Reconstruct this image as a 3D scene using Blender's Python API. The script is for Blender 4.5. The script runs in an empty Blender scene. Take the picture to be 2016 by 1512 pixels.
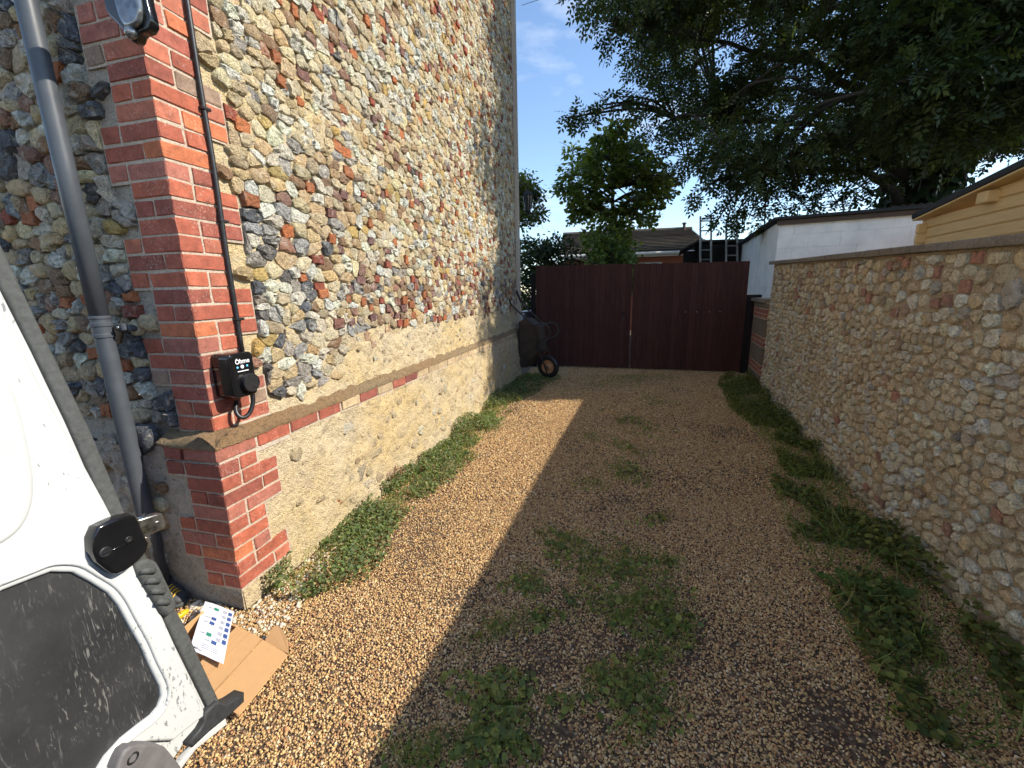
import bpy, math, random
import numpy as np
from mathutils import Matrix, Vector

rng = np.random.default_rng(7)
random.seed(7)
SC = bpy.context.scene
COL = SC.collection

# ------------------------------------------------------------------ camera
F_PX, PITCH, ROLL, EYE = 820.0, 0.216354, -0.02336, 1.60
cam_w = np.array([0, math.cos(PITCH), -math.sin(PITCH)])
cam_u0 = np.array([0, math.sin(PITCH), math.cos(PITCH)])
cam_r0 = np.array([1.0, 0, 0])
CR = cam_r0 * math.cos(ROLL) + cam_u0 * math.sin(ROLL)
CU = -cam_r0 * math.sin(ROLL) + cam_u0 * math.cos(ROLL)
CW = cam_w
cd = bpy.data.cameras.new('camera')
cd.sensor_width = 36.0
cd.lens = F_PX / 2016 * 36
cd.clip_start = 0.02
cd.clip_end = 500
cam = bpy.data.objects.new('camera', cd)
COL.objects.link(cam)
cam.matrix_world = Matrix(((CR[0], CU[0], -CW[0], 0), (CR[1], CU[1], -CW[1], 0), (CR[2], CU[2], -CW[2], EYE), (0, 0, 0, 1)))
SC.camera = cam

# ------------------------------------------------------------------ sky and sun
SUN_AZ, SUN_EL = math.radians(97.0), math.radians(36.3)
SKY_STRENGTH, SUN_STRENGTH, EXPOSURE = 0.13, 3.5, 1.06
world = bpy.data.worlds.new('World')
SC.world = world
world.use_nodes = True
nt = world.node_tree
nt.nodes.clear()
sky = nt.nodes.new('ShaderNodeTexSky')
sky.sky_type = 'NISHITA'
sky.sun_disc = False
sky.sun_elevation = SUN_EL
sky.sun_rotation = SUN_AZ
sky.altitude = 20
sky.air_density = 1.0
sky.dust_density = 0.1
sky.ozone_density = 2.6
tc = nt.nodes.new('ShaderNodeTexCoord')
mp = nt.nodes.new('ShaderNodeMapping')
mp.inputs['Scale'].default_value = (1.0, 1.0, 2.6)
mp.inputs['Location'].default_value = (0.35, 0.1, 0.22)
nz = nt.nodes.new('ShaderNodeTexNoise')
nz.inputs['Scale'].default_value = 3.2
nz.inputs['Detail'].default_value = 9
nz.inputs['Roughness'].default_value = 0.58
rp = nt.nodes.new('ShaderNodeValToRGB')
rp.color_ramp.elements[0].position = 0.5
rp.color_ramp.elements[0].color = (0, 0, 0, 1)
rp.color_ramp.elements[1].position = 0.78
rp.color_ramp.elements[1].color = (0.75, 0.75, 0.75, 1)
mx = nt.nodes.new('ShaderNodeMix')
mx.data_type = 'RGBA'
mx.inputs['B'].default_value = (4.6, 4.9, 5.4, 1)
bg = nt.nodes.new('ShaderNodeBackground')
bg.inputs['Strength'].default_value = SKY_STRENGTH
wo = nt.nodes.new('ShaderNodeOutputWorld')
L = nt.links.new
L(tc.outputs['Generated'], mp.inputs['Vector'])
L(mp.outputs['Vector'], nz.inputs['Vector'])
L(nz.outputs['Fac'], rp.inputs['Fac'])
L(rp.outputs['Color'], mx.inputs['Factor'])
L(sky.outputs['Color'], mx.inputs['A'])
L(mx.outputs['Result'], bg.inputs['Color'])
L(bg.outputs['Background'], wo.inputs['Surface'])

sd = bpy.data.lights.new('sun', 'SUN')
sd.energy = SUN_STRENGTH
sd.angle = math.radians(0.53)
sd.color = (1.0, 0.93, 0.80)
sun = bpy.data.objects.new('sun', sd)
COL.objects.link(sun)
sdir = Vector((math.sin(SUN_AZ) * math.cos(SUN_EL), math.cos(SUN_AZ) * math.cos(SUN_EL), math.sin(SUN_EL)))
sun.rotation_euler = sdir.to_track_quat('Z', 'Y').to_euler()
sun.location = (6, -1, 9)

SC.view_settings.view_transform = 'Standard'
SC.view_settings.look = 'None'
SC.view_settings.exposure = EXPOSURE
SC.view_settings.gamma = 1.0
SC.view_settings.use_curve_mapping = False
SC.cycles.use_denoising = True
SC.cycles.use_adaptive_sampling = True
SC.cycles.adaptive_threshold = 0.02
SC.cycles.max_bounces = 5
SC.cycles.diffuse_bounces = 3
SC.cycles.glossy_bounces = 2
SC.cycles.transmission_bounces = 2
SC.cycles.transparent_max_bounces = 6

# ------------------------------------------------------------------ measuring helpers (photo pixel -> place)
def ray(px, py):
    return CR * (px - 1008) / F_PX + CU * (756 - py) / F_PX + CW
EYEV = np.array([0, 0, EYE])
def ground_at(px, py, z=0.0):
    d = ray(px, py)
    return EYEV + d * ((z - EYE) / d[2])
def at_depth(px, py, Y):
    d = ray(px, py)
    return EYEV + d * (Y / d[1])
def on_plane(px, py, p0, n):
    d = ray(px, py)
    return EYEV + d * (((p0 - EYEV) @ n) / (d @ n))
def project(P):
    d = np.asarray(P, float) - EYEV
    dep = d @ CW
    dep = np.where(np.abs(dep) < 1e-6, 1e-6, dep)
    return 1008 + F_PX * (d @ CR) / dep, 756 - F_PX * (d @ CU) / dep, dep

# ------------------------------------------------------------------ mesh helpers
def build_mesh(name, V, F, col=None, smooth=False):
    me = bpy.data.meshes.new(name)
    V = np.asarray(V, np.float32)
    if isinstance(F, np.ndarray):
        k = F.shape[1]
        me.vertices.add(len(V))
        me.vertices.foreach_set('co', V.ravel())
        me.loops.add(F.size)
        me.loops.foreach_set('vertex_index', F.astype(np.int32).ravel())
        me.polygons.add(len(F))
        me.polygons.foreach_set('loop_start', np.arange(0, F.size, k, dtype=np.int32))
        me.update(calc_edges=True)
    else:
        me.from_pydata(V.tolist(), [], F)
    if smooth is True:
        me.polygons.foreach_set('use_smooth', np.ones(len(me.polygons), bool))
    elif isinstance(smooth, np.ndarray):
        me.polygons.foreach_set('use_smooth', smooth.astype(bool))
    if col is not None:
        a = me.attributes.new('Col', 'FLOAT_COLOR', 'POINT')
        c = np.asarray(col, np.float32)
        if c.ndim == 1:
            c = np.tile(c, (len(V), 1))
        if c.shape[1] == 3:
            c = np.hstack([c, np.ones((len(c), 1), np.float32)])
        a.data.foreach_set('color', np.ascontiguousarray(c, np.float32).ravel())
    return me

def empty(name, loc, label=None, cat=None, group=None):
    o = bpy.data.objects.new(name, None)
    o.location = tuple(float(x) for x in loc)
    o.empty_display_size = 0.1
    COL.objects.link(o)
    tag(o, label, cat, group)
    return o

def tag(o, label=None, cat=None, group=None, kind=None):
    if label: o['label'] = label
    if cat: o['category'] = cat
    if group: o['group'] = group
    if kind: o['kind'] = kind
    return o

WLOC = {}
def wloc(o):
    return WLOC[o.name] if o.name in WLOC else np.array(o.location)

def add(name, V, F, mat, parent=None, col=None, smooth=False, base=False):
    """link one mesh object whose vertices are given in world coordinates"""
    V = np.asarray(V, float)
    c = V.mean(0) if not base else np.array([V[:, 0].mean(), V[:, 1].mean(), V[:, 2].min()])
    me = build_mesh(name, V - c, F, col, smooth)
    me.materials.append(mat)
    o = bpy.data.objects.new(name, me)
    COL.objects.link(o)
    if parent is not None:
        o.parent = parent
        o.location = tuple(c - wloc(parent))
    else:
        o.location = tuple(c)
    WLOC[o.name] = c
    return o

BOXF = [(0, 3, 2, 1), (4, 5, 6, 7), (0, 1, 5, 4), (1, 2, 6, 5), (2, 3, 7, 6), (3, 0, 4, 7)]
def box_pts(o, ax, ay, az):
    """corner o and three edge vectors"""
    o, ax, ay, az = (np.asarray(q, float) for q in (o, ax, ay, az))
    return np.array([o, o + ax, o + ax + ay, o + ay, o + az, o + ax + az, o + ax + ay + az, o + ay + az])

# chamfered box template in 0..1 (chamfer given in metres)
def cbox(o, ax, ay, az, ch=0.003, jit=0.0):
    lens = [np.linalg.norm(q) for q in (ax, ay, az)]
    f = [min(0.45, ch / max(l, 1e-6)) for l in lens]
    V = []
    for sx in (0, 1):
        for sy in (0, 1):
            for sz in (0, 1):
                s = (sx, sy, sz)
                for axis in range(3):
                    p = [0, 0, 0]
                    for k in range(3):
                        e = f[k]
                        p[k] = (0 if s[k] == 0 else 1) if k == axis else (e if s[k] == 0 else 1 - e)
                    V.append(p)
    V = np.array(V)
    if jit:
        V = V + rng.normal(0, 1, V.shape) * np.array([jit / max(l, 1e-6) for l in lens])
    W = np.asarray(o, float) + V[:, :1] * np.asarray(ax, float) + V[:, 1:2] * np.asarray(ay, float) + V[:, 2:] * np.asarray(az, float)
    idx = lambda sx, sy, sz, a: ((sx * 2 + sy) * 2 + sz) * 3 + a
    Fs = []
    for a in range(3):
        b, c = (a + 1) % 3, (a + 2) % 3
        for s in (0, 1):
            q = []
            for (p, r) in ((0, 0), (1, 0), (1, 1), (0, 1)):
                t = [0, 0, 0]; t[a] = s; t[b] = p; t[c] = r
                q.append(idx(*t, a))
            Fs.append(tuple(q) if s else tuple(q[::-1]))
    for a in range(3):            # edge chamfers (edge runs along a)
        b, c = (a + 1) % 3, (a + 2) % 3
        for p in (0, 1):
            for r in (0, 1):
                q = []
                for (s, face) in ((0, b), (1, b), (1, c), (0, c)):
                    t = [0, 0, 0]; t[a] = s; t[b] = p; t[c] = r
                    q.append(idx(*t, face))
                Fs.append(tuple(q) if (p ^ r) else tuple(q[::-1]))
    for sx in (0, 1):
        for sy in (0, 1):
            for sz in (0, 1):
                q = [idx(sx, sy, sz, k) for k in range(3)]
                Fs.append(tuple(q) if (sx ^ sy ^ sz) else tuple(q[::-1]))
    return W, Fs

def tube(pts, radii, n=8, cap=True):
    pts = np.asarray(pts, float)
    m = len(pts)
    if np.isscalar(radii): radii = [radii] * m
    V, Fs = [], []
    T = np.gradient(pts, axis=0)
    T /= np.linalg.norm(T, axis=1)[:, None] + 1e-12
    ref = np.array([0, 0, 1.0]) if abs(T[0][2]) < 0.9 else np.array([1.0, 0, 0])
    a = np.cross(T[0], ref); a /= np.linalg.norm(a)
    for i in range(m):
        a = a - T[i] * (a @ T[i]); a /= np.linalg.norm(a) + 1e-12
        b = np.cross(T[i], a)
        for k in range(n):
            t = 2 * math.pi * k / n
            V.append(pts[i] + radii[i] * (math.cos(t) * a + math.sin(t) * b))
    for i in range(m - 1):
        for k in range(n):
            Fs.append((i * n + k, i * n + (k + 1) % n, (i + 1) * n + (k + 1) % n, (i + 1) * n + k))
    if cap:
        Fs.append(tuple(range(n))[::-1])
        Fs.append(tuple((m - 1) * n + k for k in range(n)))
    return np.array(V), Fs

def smooth_path(P, sub=6):
    P = [np.asarray(p, float) for p in P]
    out = []
    for i in range(len(P) - 1):
        p0 = P[max(i - 1, 0)]; p1 = P[i]; p2 = P[i + 1]; p3 = P[min(i + 2, len(P) - 1)]
        for k in range(sub):
            t = k / sub
            out.append(0.5 * ((2 * p1) + (-p0 + p2) * t + (2 * p0 - 5 * p1 + 4 * p2 - p3) * t * t + (-p0 + 3 * p1 - 3 * p2 + p3) * t ** 3))
    out.append(P[-1])
    return np.array(out)

def join(parts):
    V, Fs, n = [], [], 0
    for v, f in parts:
        V.append(np.asarray(v, float))
        Fs += [tuple(int(i) + n for i in q) for q in f]
        n += len(v)
    return np.vstack(V), Fs

def lathe(prof, o, axis, n=24):
    """prof: list of (radius, distance along axis)"""
    o = np.asarray(o, float); axis = np.asarray(axis, float) / np.linalg.norm(axis)
    ref = np.array([0, 0, 1.0]) if abs(axis[2]) < 0.9 else np.array([1.0, 0, 0])
    a = np.cross(axis, ref); a /= np.linalg.norm(a); b = np.cross(axis, a)
    V, Fs = [], []
    for r, h in prof:
        for k in range(n):
            t = 2 * math.pi * k / n
            V.append(o + axis * h + r * (math.cos(t) * a + math.sin(t) * b))
    for i in range(len(prof) - 1):
        for k in range(n):
            Fs.append((i * n + k, i * n + (k + 1) % n, (i + 1) * n + (k + 1) % n, (i + 1) * n + k))
    return np.array(V), Fs

def curve_slab(name, loops, frame, extrude, bevel, mat, parent, res=2, smooth=False):
    """flat outline(s) with thickness and a rounded edge; frame = (origin, x, y, normal)"""
    cu = bpy.data.curves.new(name, 'CURVE')
    cu.dimensions = '2D'
    cu.fill_mode = 'BOTH'
    cu.extrude = max(extrude - bevel, 0.0002)
    cu.bevel_depth = bevel
    cu.bevel_resolution = res
    for lp in loops:
        sp = cu.splines.new('POLY')
        sp.points.add(len(lp) - 1)
        for i, (x, y) in enumerate(lp):
            sp.points[i].co = (x, y, 0, 1)
        sp.use_cyclic_u = True
    tmp = bpy.data.objects.new('tmp_outline', cu)
    me = bpy.data.meshes.new_from_object(tmp)
    bpy.data.objects.remove(tmp)
    bpy.data.curves.remove(cu)
    me.name = name
    O, X, Y, N = (np.asarray(q, float) for q in frame)
    co = np.empty(len(me.vertices) * 3, np.float32)
    me.vertices.foreach_get('co', co)
    co = co.reshape(-1, 3).astype(float)
    W = O + co[:, :1] * X + co[:, 1:2] * Y + co[:, 2:] * N
    c = W.mean(0)
    me.vertices.foreach_set('co', (W - c).astype(np.float32).ravel())
    me.update()
    me.materials.clear()
    me.materials.append(mat)
    if smooth:
        me.polygons.foreach_set('use_smooth', np.ones(len(me.polygons), bool))
    o = bpy.data.objects.new(name, me)
    COL.objects.link(o)
    if parent is not None:
        o.parent = parent
        o.location = tuple(c - wloc(parent))
    else:
        o.location = tuple(c)
    WLOC[o.name] = c
    return o

def round_loop(P, it=2):
    P = [np.asarray(p, float) for p in P]
    for _ in range(it):
        Q = []
        for i in range(len(P)):
            a, b = P[i], P[(i + 1) % len(P)]
            Q += [a * 0.75 + b * 0.25, a * 0.25 + b * 0.75]
        P = Q
    return P

def scatter_mesh(TV, TF, pos, rot, scl):
    """merge many turned copies of a small template: TV (k,3), TF (m,3), pos (n,3), rot (n,3,3), scl (n,)"""
    n, k = len(pos), len(TV)
    V = np.einsum('nij,kj->nki', rot, TV) * scl[:, None, None] + pos[:, None, :]
    Fx = (TF[None] + (np.arange(n) * k)[:, None, None]).reshape(-1, TF.shape[1])
    return V.reshape(-1, 3), Fx

def rot_from(nrm, ang):
    """rotation matrices whose z axis is nrm (n,3), spun by ang"""
    z = nrm / (np.linalg.norm(nrm, axis=1)[:, None] + 1e-9)
    ref = np.where(np.abs(z[:, 2:3]) < 0.95, np.array([[0, 0, 1.0]]), np.array([[1.0, 0, 0]]))
    x = np.cross(ref, z); x /= np.linalg.norm(x, axis=1)[:, None]
    y = np.cross(z, x)
    c, s = np.cos(ang)[:, None], np.sin(ang)[:, None]
    return np.stack([x * c + y * s, -x * s + y * c, z], axis=2)

# smooth value noise for shapes
_G = rng.random((64, 64))
def vnoise(x, y):
    x = np.asarray(x, float); y = np.asarray(y, float)
    xi, yi = np.floor(x).astype(int), np.floor(y).astype(int)
    fx, fy = x - xi, y - yi
    fx = fx * fx * (3 - 2 * fx); fy = fy * fy * (3 - 2 * fy)
    g = lambda i, j: _G[i % 64, j % 64]
    return (g(xi, yi) * (1 - fx) + g(xi + 1, yi) * fx) * (1 - fy) + (g(xi, yi + 1) * (1 - fx) + g(xi + 1, yi + 1) * fx) * fy

# ------------------------------------------------------------------ materials
def new_mat(name):
    m = bpy.data.materials.new(name)
    m.use_nodes = True
    t = m.node_tree
    b = t.nodes['Principled BSDF']
    return m, t, b

def node(t, kind, **kw):
    n = t.nodes.new(kind)
    for k, v in kw.items():
        if k in n.inputs: n.inputs[k].default_value = v
        else: setattr(n, k, v)
    return n

def ramp(t, pts):
    r = t.nodes.new('ShaderNodeValToRGB')
    e = r.color_ramp.elements
    while len(e) < len(pts): e.new(0.5)
    for i, (p, c) in enumerate(pts):
        e[i].position = p
        e[i].color = (c, c, c, 1) if np.isscalar(c) else tuple(c) + (1,)
    return r

def mixn(t, a, b, fac, blend='MIX'):
    m = t.nodes.new('ShaderNodeMix')
    m.data_type = 'RGBA'
    m.blend_type = blend
    for s, v in (('A', a), ('B', b), ('Factor', fac)):
        if isinstance(v, bpy.types.NodeSocket): t.links.new(v, m.inputs[s])
        elif s == 'Factor': m.inputs[s].default_value = v
        else: m.inputs[s].default_value = tuple(v) + (1,)
    return m.outputs['Result']

def coord(t, kind='Object', scale=(1, 1, 1), rot=(0, 0, 0)):
    c = t.nodes.new('ShaderNodeTexCoord')
    if kind == 'World':
        g = t.nodes.new('ShaderNodeNewGeometry')
        src = g.outputs['Position']
    else:
        src = c.outputs[kind]
    m = t.nodes.new('ShaderNodeMapping')
    m.inputs['Scale'].default_value = scale
    m.inputs['Rotation'].default_value = rot
    t.links.new(src, m.inputs['Vector'])
    return m.outputs['Vector']

def noise(t, vec, scale, detail=5, rough=0.6):
    n = node(t, 'ShaderNodeTexNoise')
    n.inputs['Scale'].default_value = scale
    n.inputs['Detail'].default_value = detail
    n.inputs['Roughness'].default_value = rough
    t.links.new(vec, n.inputs['Vector'])
    return n.outputs['Fac']

def bump(t, b, height, strength=0.5, dist=0.01):
    n = t.nodes.new('ShaderNodeBump')
    n.inputs['Strength'].default_value = strength
    n.inputs['Distance'].default_value = dist
    t.links.new(height, n.inputs['Height'])
    t.links.new(n.outputs['Normal'], b.inputs['Normal'])

def attr(t, name='Col', kind='GEOMETRY'):
    a = t.nodes.new('ShaderNodeAttribute')
    a.attribute_name = name
    a.attribute_type = kind
    return a

def stone_mat(name, rough=0.9, bumpd=0.022, scale=44, light=(0.74, 0.67, 0.54), amount=1.0):
    """mottled stone: the colour's alpha says how strongly a stone is blotched (flint most, brick least)"""
    m, t, b = new_mat(name)
    v = coord(t, 'World')
    at = attr(t)
    n1 = noise(t, v, scale, 4, 0.7)
    n2 = noise(t, v, scale * 3.4, 2, 0.75)
    n3 = noise(t, v, scale * .45, 3, 0.65)
    f1 = ramp(t, [(0.30, 0.30), (0.44, 0.85), (0.55, 1.05), (0.70, 1.6)]); t.links.new(n1, f1.inputs['Fac'])
    k = t.nodes.new('ShaderNodeMath'); k.operation = 'MULTIPLY'; k.inputs[1].default_value = amount
    t.links.new(at.outputs['Alpha'], k.inputs[0])
    c = mixn(t, at.outputs['Color'], f1.outputs['Color'], k.outputs[0], 'MULTIPLY')
    f2 = ramp(t, [(0.56, 0.0), (0.70, 0.75)]); t.links.new(n3, f2.inputs['Fac'])
    k2 = t.nodes.new('ShaderNodeMath'); k2.operation = 'MULTIPLY'
    t.links.new(f2.outputs['Color'], k2.inputs[0]); t.links.new(k.outputs[0], k2.inputs[1])
    c = mixn(t, c, light, k2.outputs[0])
    f3 = ramp(t, [(0.25, 0.72), (0.75, 1.3)]); t.links.new(n2, f3.inputs['Fac'])
    c = mixn(t, c, f3.outputs['Color'], 1.0, 'MULTIPLY')
    t.links.new(c, b.inputs['Base Color'])
    b.inputs['Roughness'].default_value = rough
    h = t.nodes.new('ShaderNodeMath'); h.operation = 'MULTIPLY_ADD'
    t.links.new(n1, h.inputs[0]); h.inputs[1].default_value = 1.6; t.links.new(n2, h.inputs[2])
    bump(t, b, h.outputs[0], 1.0, bumpd)
    return m

def mortar_mat(name, c1, c2, c3, bumpd=0.01, scale=9):
    m, t, b = new_mat(name)
    v = coord(t, 'World')
    n0 = noise(t, v, 1.7, 2, 0.6)
    n1 = noise(t, v, scale, 5, 0.7)
    n2 = noise(t, v, 130, 2, 0.75)
    r0 = ramp(t, [(0.35, 0.0), (0.65, 1.0)]); t.links.new(n0, r0.inputs['Fac'])
    c = mixn(t, c1, c2, r0.outputs['Color'])
    r1 = ramp(t, [(0.48, 0.0), (0.70, 0.9)]); t.links.new(n1, r1.inputs['Fac'])
    c = mixn(t, c, c3, r1.outputs['Color'])
    n4 = noise(t, v, scale * 3.2, 4, 0.7)
    r4 = ramp(t, [(0.30, 0.45), (0.42, 1.0), (0.62, 1.0), (0.72, 1.22)]); t.links.new(n4, r4.inputs['Fac'])
    c = mixn(t, c, r4.outputs['Color'], 1.0, 'MULTIPLY')
    r2 = ramp(t, [(0.25, 0.66), (0.75, 1.28)]); t.links.new(n2, r2.inputs['Fac'])
    c = mixn(t, c, r2.outputs['Color'], 1.0, 'MULTIPLY')
    t.links.new(c, b.inputs['Base Color'])
    b.inputs['Roughness'].default_value = 0.95
    h = t.nodes.new('ShaderNodeMath'); h.operation = 'MULTIPLY_ADD'
    t.links.new(n4, h.inputs[0]); h.inputs[1].default_value = 2.5; t.links.new(n2, h.inputs[2])
    bump(t, b, h.outputs[0], 0.9, bumpd)
    return m

def brick_mat(name='brick_red', white=0.55):
    m, t, b = new_mat(name)
    v = coord(t, 'World')
    a = attr(t).outputs['Color']
    n1 = noise(t, v, 22, 4, 0.7)
    n2 = noise(t, v, 95, 3, 0.75)
    n3 = noise(t, v, 6, 2, 0.6)
    f = ramp(t, [(0.25, 0.6), (0.75, 1.35)]); t.links.new(n1, f.inputs['Fac'])
    c = mixn(t, a, f.outputs['Color'], 1.0, 'MULTIPLY')
    w = ramp(t, [(0.55, 0.0), (0.68, white)]); t.links.new(n2, w.inputs['Fac'])
    w3 = ramp(t, [(0.42, 0.05), (0.66, 1.0)]); t.links.new(n3, w3.inputs['Fac'])
    ww = mixn(t, w.outputs['Color'], w3.outputs['Color'], 1.0, 'MULTIPLY')
    c = mixn(t, c, (0.62, 0.50, 0.42), ww)
    d = ramp(t, [(0.26, 0.5), (0.36, 0.0)]); t.links.new(n2, d.inputs['Fac'])
    c = mixn(t, c, (0.08, 0.03, 0.02), d.outputs['Color'])
    t.links.new(c, b.inputs['Base Color'])
    b.inputs['Roughness'].default_value = 0.9
    h = t.nodes.new('ShaderNodeMath'); h.operation = 'ADD'
    t.links.new(n1, h.inputs[0]); t.links.new(n2, h.inputs[1])
    bump(t, b, h.outputs[0], 0.7, 0.005)
    return m

def leaf_mat(name, trans=0.35, rough=0.55, spec=0.3):
    m, t, b = new_mat(name)
    a = attr(t).outputs['Color']
    t.links.new(a, b.inputs['Base Color'])
    b.inputs['Roughness'].default_value = rough
    b.inputs['Specular IOR Level'].default_value = spec
    tr = t.nodes.new('ShaderNodeBsdfTranslucent')
    c = mixn(t, a, (1.9, 1.7, 0.5), 1.0, 'MULTIPLY')
    t.links.new(c, tr.inputs['Color'])
    ms = t.nodes.new('ShaderNodeMixShader')
    ms.inputs[0].default_value = trans
    out = t.nodes['Material Output']
    t.links.new(b.outputs[0], ms.inputs[1]); t.links.new(tr.outputs[0], ms.inputs[2])
    t.links.new(ms.outputs[0], out.inputs['Surface'])
    return m

def plain_mat(name, c, rough=0.5, metal=0.0, var=0.15, scale=20, bd=0.0, spec=0.5, kind='World', stretch=(1, 1, 1)):
    m, t, b = new_mat(name)
    v = coord(t, kind, stretch)
    n1 = noise(t, v, scale, 6, 0.65)
    f = ramp(t, [(0.25, 1 - var), (0.75, 1 + var)]); t.links.new(n1, f.inputs['Fac'])
    cc = mixn(t, c, f.outputs['Color'], 1.0, 'MULTIPLY')
    t.links.new(cc, b.inputs['Base Color'])
    r = ramp(t, [(0.3, max(rough - 0.1, 0.03)), (0.7, min(rough + 0.12, 1))]); t.links.new(n1, r.inputs['Fac'])
    t.links.new(r.outputs['Color'], b.inputs['Roughness'])
    b.inputs['Metallic'].default_value = metal
    b.inputs['Specular IOR Level'].default_value = spec
    if bd: bump(t, b, n1, 0.6, bd)
    return m

M = {}
M['stone'] = stone_mat('rubble_stone')
M['stone_r'] = stone_mat('pale_rubble_stone', light=(0.78, 0.68, 0.53), scale=36, amount=.7)
M['mortar'] = mortar_mat('lime_mortar', (0.62, 0.51, 0.34), (0.62, 0.47, 0.24), (0.46, 0.37, 0.25), .014)
M['mortar_q'] = mortar_mat('joint_mortar', (0.56, 0.47, 0.37), (0.52, 0.42, 0.32), (0.45, 0.36, 0.28), 0.004, 30)
M['pointing'] = mortar_mat('brick_pointing', (0.54, 0.44, 0.34), (0.48, 0.38, 0.29), (0.38, 0.30, 0.23), .003, 30)
M['mortar_l'] = mortar_mat('grey_old_mortar', (0.54, 0.47, 0.38), (0.44, 0.37, 0.29), (0.30, 0.25, 0.19), .016, 10)
M['mortar_r'] = mortar_mat('sandy_mortar', (0.46, 0.34, 0.20), (0.54, 0.42, 0.27), (0.36, 0.26, 0.16), 0.016, 14)
M['brick'] = brick_mat()
M['ledge'] = mortar_mat('weathered_ledge', (0.44, 0.27, 0.13), (0.40, 0.29, 0.16), (0.20, 0.13, 0.08), 0.02, 34)
M['coping'] = mortar_mat('coping_concrete', (0.22, 0.18, 0.135), (0.28, 0.235, 0.175), (0.13, 0.11, 0.085), 0.008, 20)
M['leaf'] = leaf_mat('weed_leaf', 0.34, .7, .12)
M['tree_leaf'] = leaf_mat('tree_leaf', 0.32, 0.5)
M['bark'] = plain_mat('bark', (0.045, 0.038, 0.03), 0.95, 0, 0.4, 14, 0.03)
M['white_paint'] = None
M['black_gloss'] = plain_mat('black_gloss_plastic', (0.008, 0.008, 0.009), 0.12, 0, 0.2, 30, 0, 0.6)
M['black_plastic'] = plain_mat('black_plastic', (0.016, 0.016, 0.017), 0.42, 0, 0.3, 60, 0.0006)
M['rubber'] = plain_mat('grey_rubber_seal', (0.075, 0.078, 0.075), 0.7, 0, 0.35, 90, 0.002, 0.3)
M['pvc'] = plain_mat('grey_pvc', (0.062, 0.07, 0.082), 0.42, 0, 0.12, 12, 0.0004)
M['steel'] = plain_mat('zinc_steel', (0.55, 0.54, 0.51), 0.32, 1.0, 0.2, 60)
M['alu'] = plain_mat('ladder_aluminium', (0.42, 0.42, 0.42), 0.5, 0.6, 0.2, 20)

# ------------------------------------------------------------------ frames
YL = math.radians(15.0)
LU = np.array([math.sin(YL), math.cos(YL), 0])       # along the driveway face of the flint building
LN = np.array([math.cos(YL), -math.sin(YL), 0])      # its outward normal
LC = np.array([-1.42, 1.88, 0])                      # foot of the brick corner
Z = np.array([0, 0, 1.0])
def RF(s, z, d=0.0):   # point on the driveway face
    return LC + LU * s + Z * z + LN * d
def LF(v, z, d=0.0):   # point on the camera-facing face (v runs to the left)
    return LC - LN * v + Z * z - LU * d
def px_RF(px, py, d=0.0):
    q = on_plane(px, py, LC + LN * d, LN); return (q - LC) @ LU, q[2]
def px_LF(px, py, d=0.0):
    q = on_plane(px, py, LC - LU * d, LU); return -(q - LC) @ LN, q[2]

YR = math.radians(20.5)
RU = np.array([math.sin(YR), math.cos(YR), 0])
RN = np.array([-math.cos(YR), math.sin(YR), 0])      # faces the driveway (left)
RC = np.array([3.21, 4.35, 0])
def RW(s, z, d=0.0):
    return RC + RU * s + Z * z + RN * d

# ------------------------------------------------------------------ rubble (irregular stones fitted against each other)
def clip_poly(poly, mx, my, nx, ny):
    out = []
    n = len(poly)
    for i in range(n):
        ax, ay = poly[i]; bx, by = poly[(i + 1) % n]
        da = (ax - mx) * nx + (ay - my) * ny
        db = (bx - mx) * nx + (by - my) * ny
        if da <= 0: out.append((ax, ay))
        if da * db < 0:
            t = da / (da - db)
            out.append((ax + (bx - ax) * t, ay + (by - ay) * t))
    return out

def cells(P, kx=0.74, R=0.2):
    Q = P * np.array([kx, 1.0])
    g = {}
    for i, (x, y) in enumerate(Q):
        g.setdefault((int(x // R), int(y // R)), []).append(i)
    res = []
    for i, (x, y) in enumerate(Q):
        ci, cj = int(x // R), int(y // R)
        nb = [j for a in (-1, 0, 1) for b in (-1, 0, 1) for j in g.get((ci + a, cj + b), ()) if j != i]
        nb.sort(key=lambda j: (Q[j][0] - x) ** 2 + (Q[j][1] - y) ** 2)
        poly = [(x - R * .6, y - R * .6), (x + R * .6, y - R * .6), (x + R * .6, y + R * .6), (x - R * .6, y + R * .6)]
        for j in nb[:22]:
            dx, dy = Q[j][0] - x, Q[j][1] - y
            d2 = dx * dx + dy * dy
            if d2 > 4 * max((px - x) ** 2 + (py - y) ** 2 for px, py in poly): break
            poly = clip_poly(poly, x + dx / 2, y + dy / 2, dx, dy)
            if len(poly) < 3: break
        res.append([(px / kx, py) for px, py in poly] if len(poly) >= 3 else None)
    return res

def resample(poly, n):
    P = np.array(poly, float)
    Q = []
    for i in range(len(P)):                      # knock the corners off
        a, b = P[i], P[(i + 1) % len(P)]
        k = rng.uniform(.05, .22)
        Q += [a * (1 - k) + b * k, a * k + b * (1 - k)]
    P = np.array(Q)
    d = np.linalg.norm(np.roll(P, -1, 0) - P, axis=1)
    c = np.concatenate([[0], np.cumsum(d)])
    t = (np.arange(n) + rng.random() * 0.9) / n * c[-1]
    t = np.mod(t, c[-1])
    t.sort()
    i = np.clip(np.searchsorted(c, t, 'right') - 1, 0, len(P) - 1)
    f = (t - c[i]) / np.maximum(d[i], 1e-9)
    return P[i] * (1 - f[:, None]) + P[(i + 1) % len(P)] * f[:, None]

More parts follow.
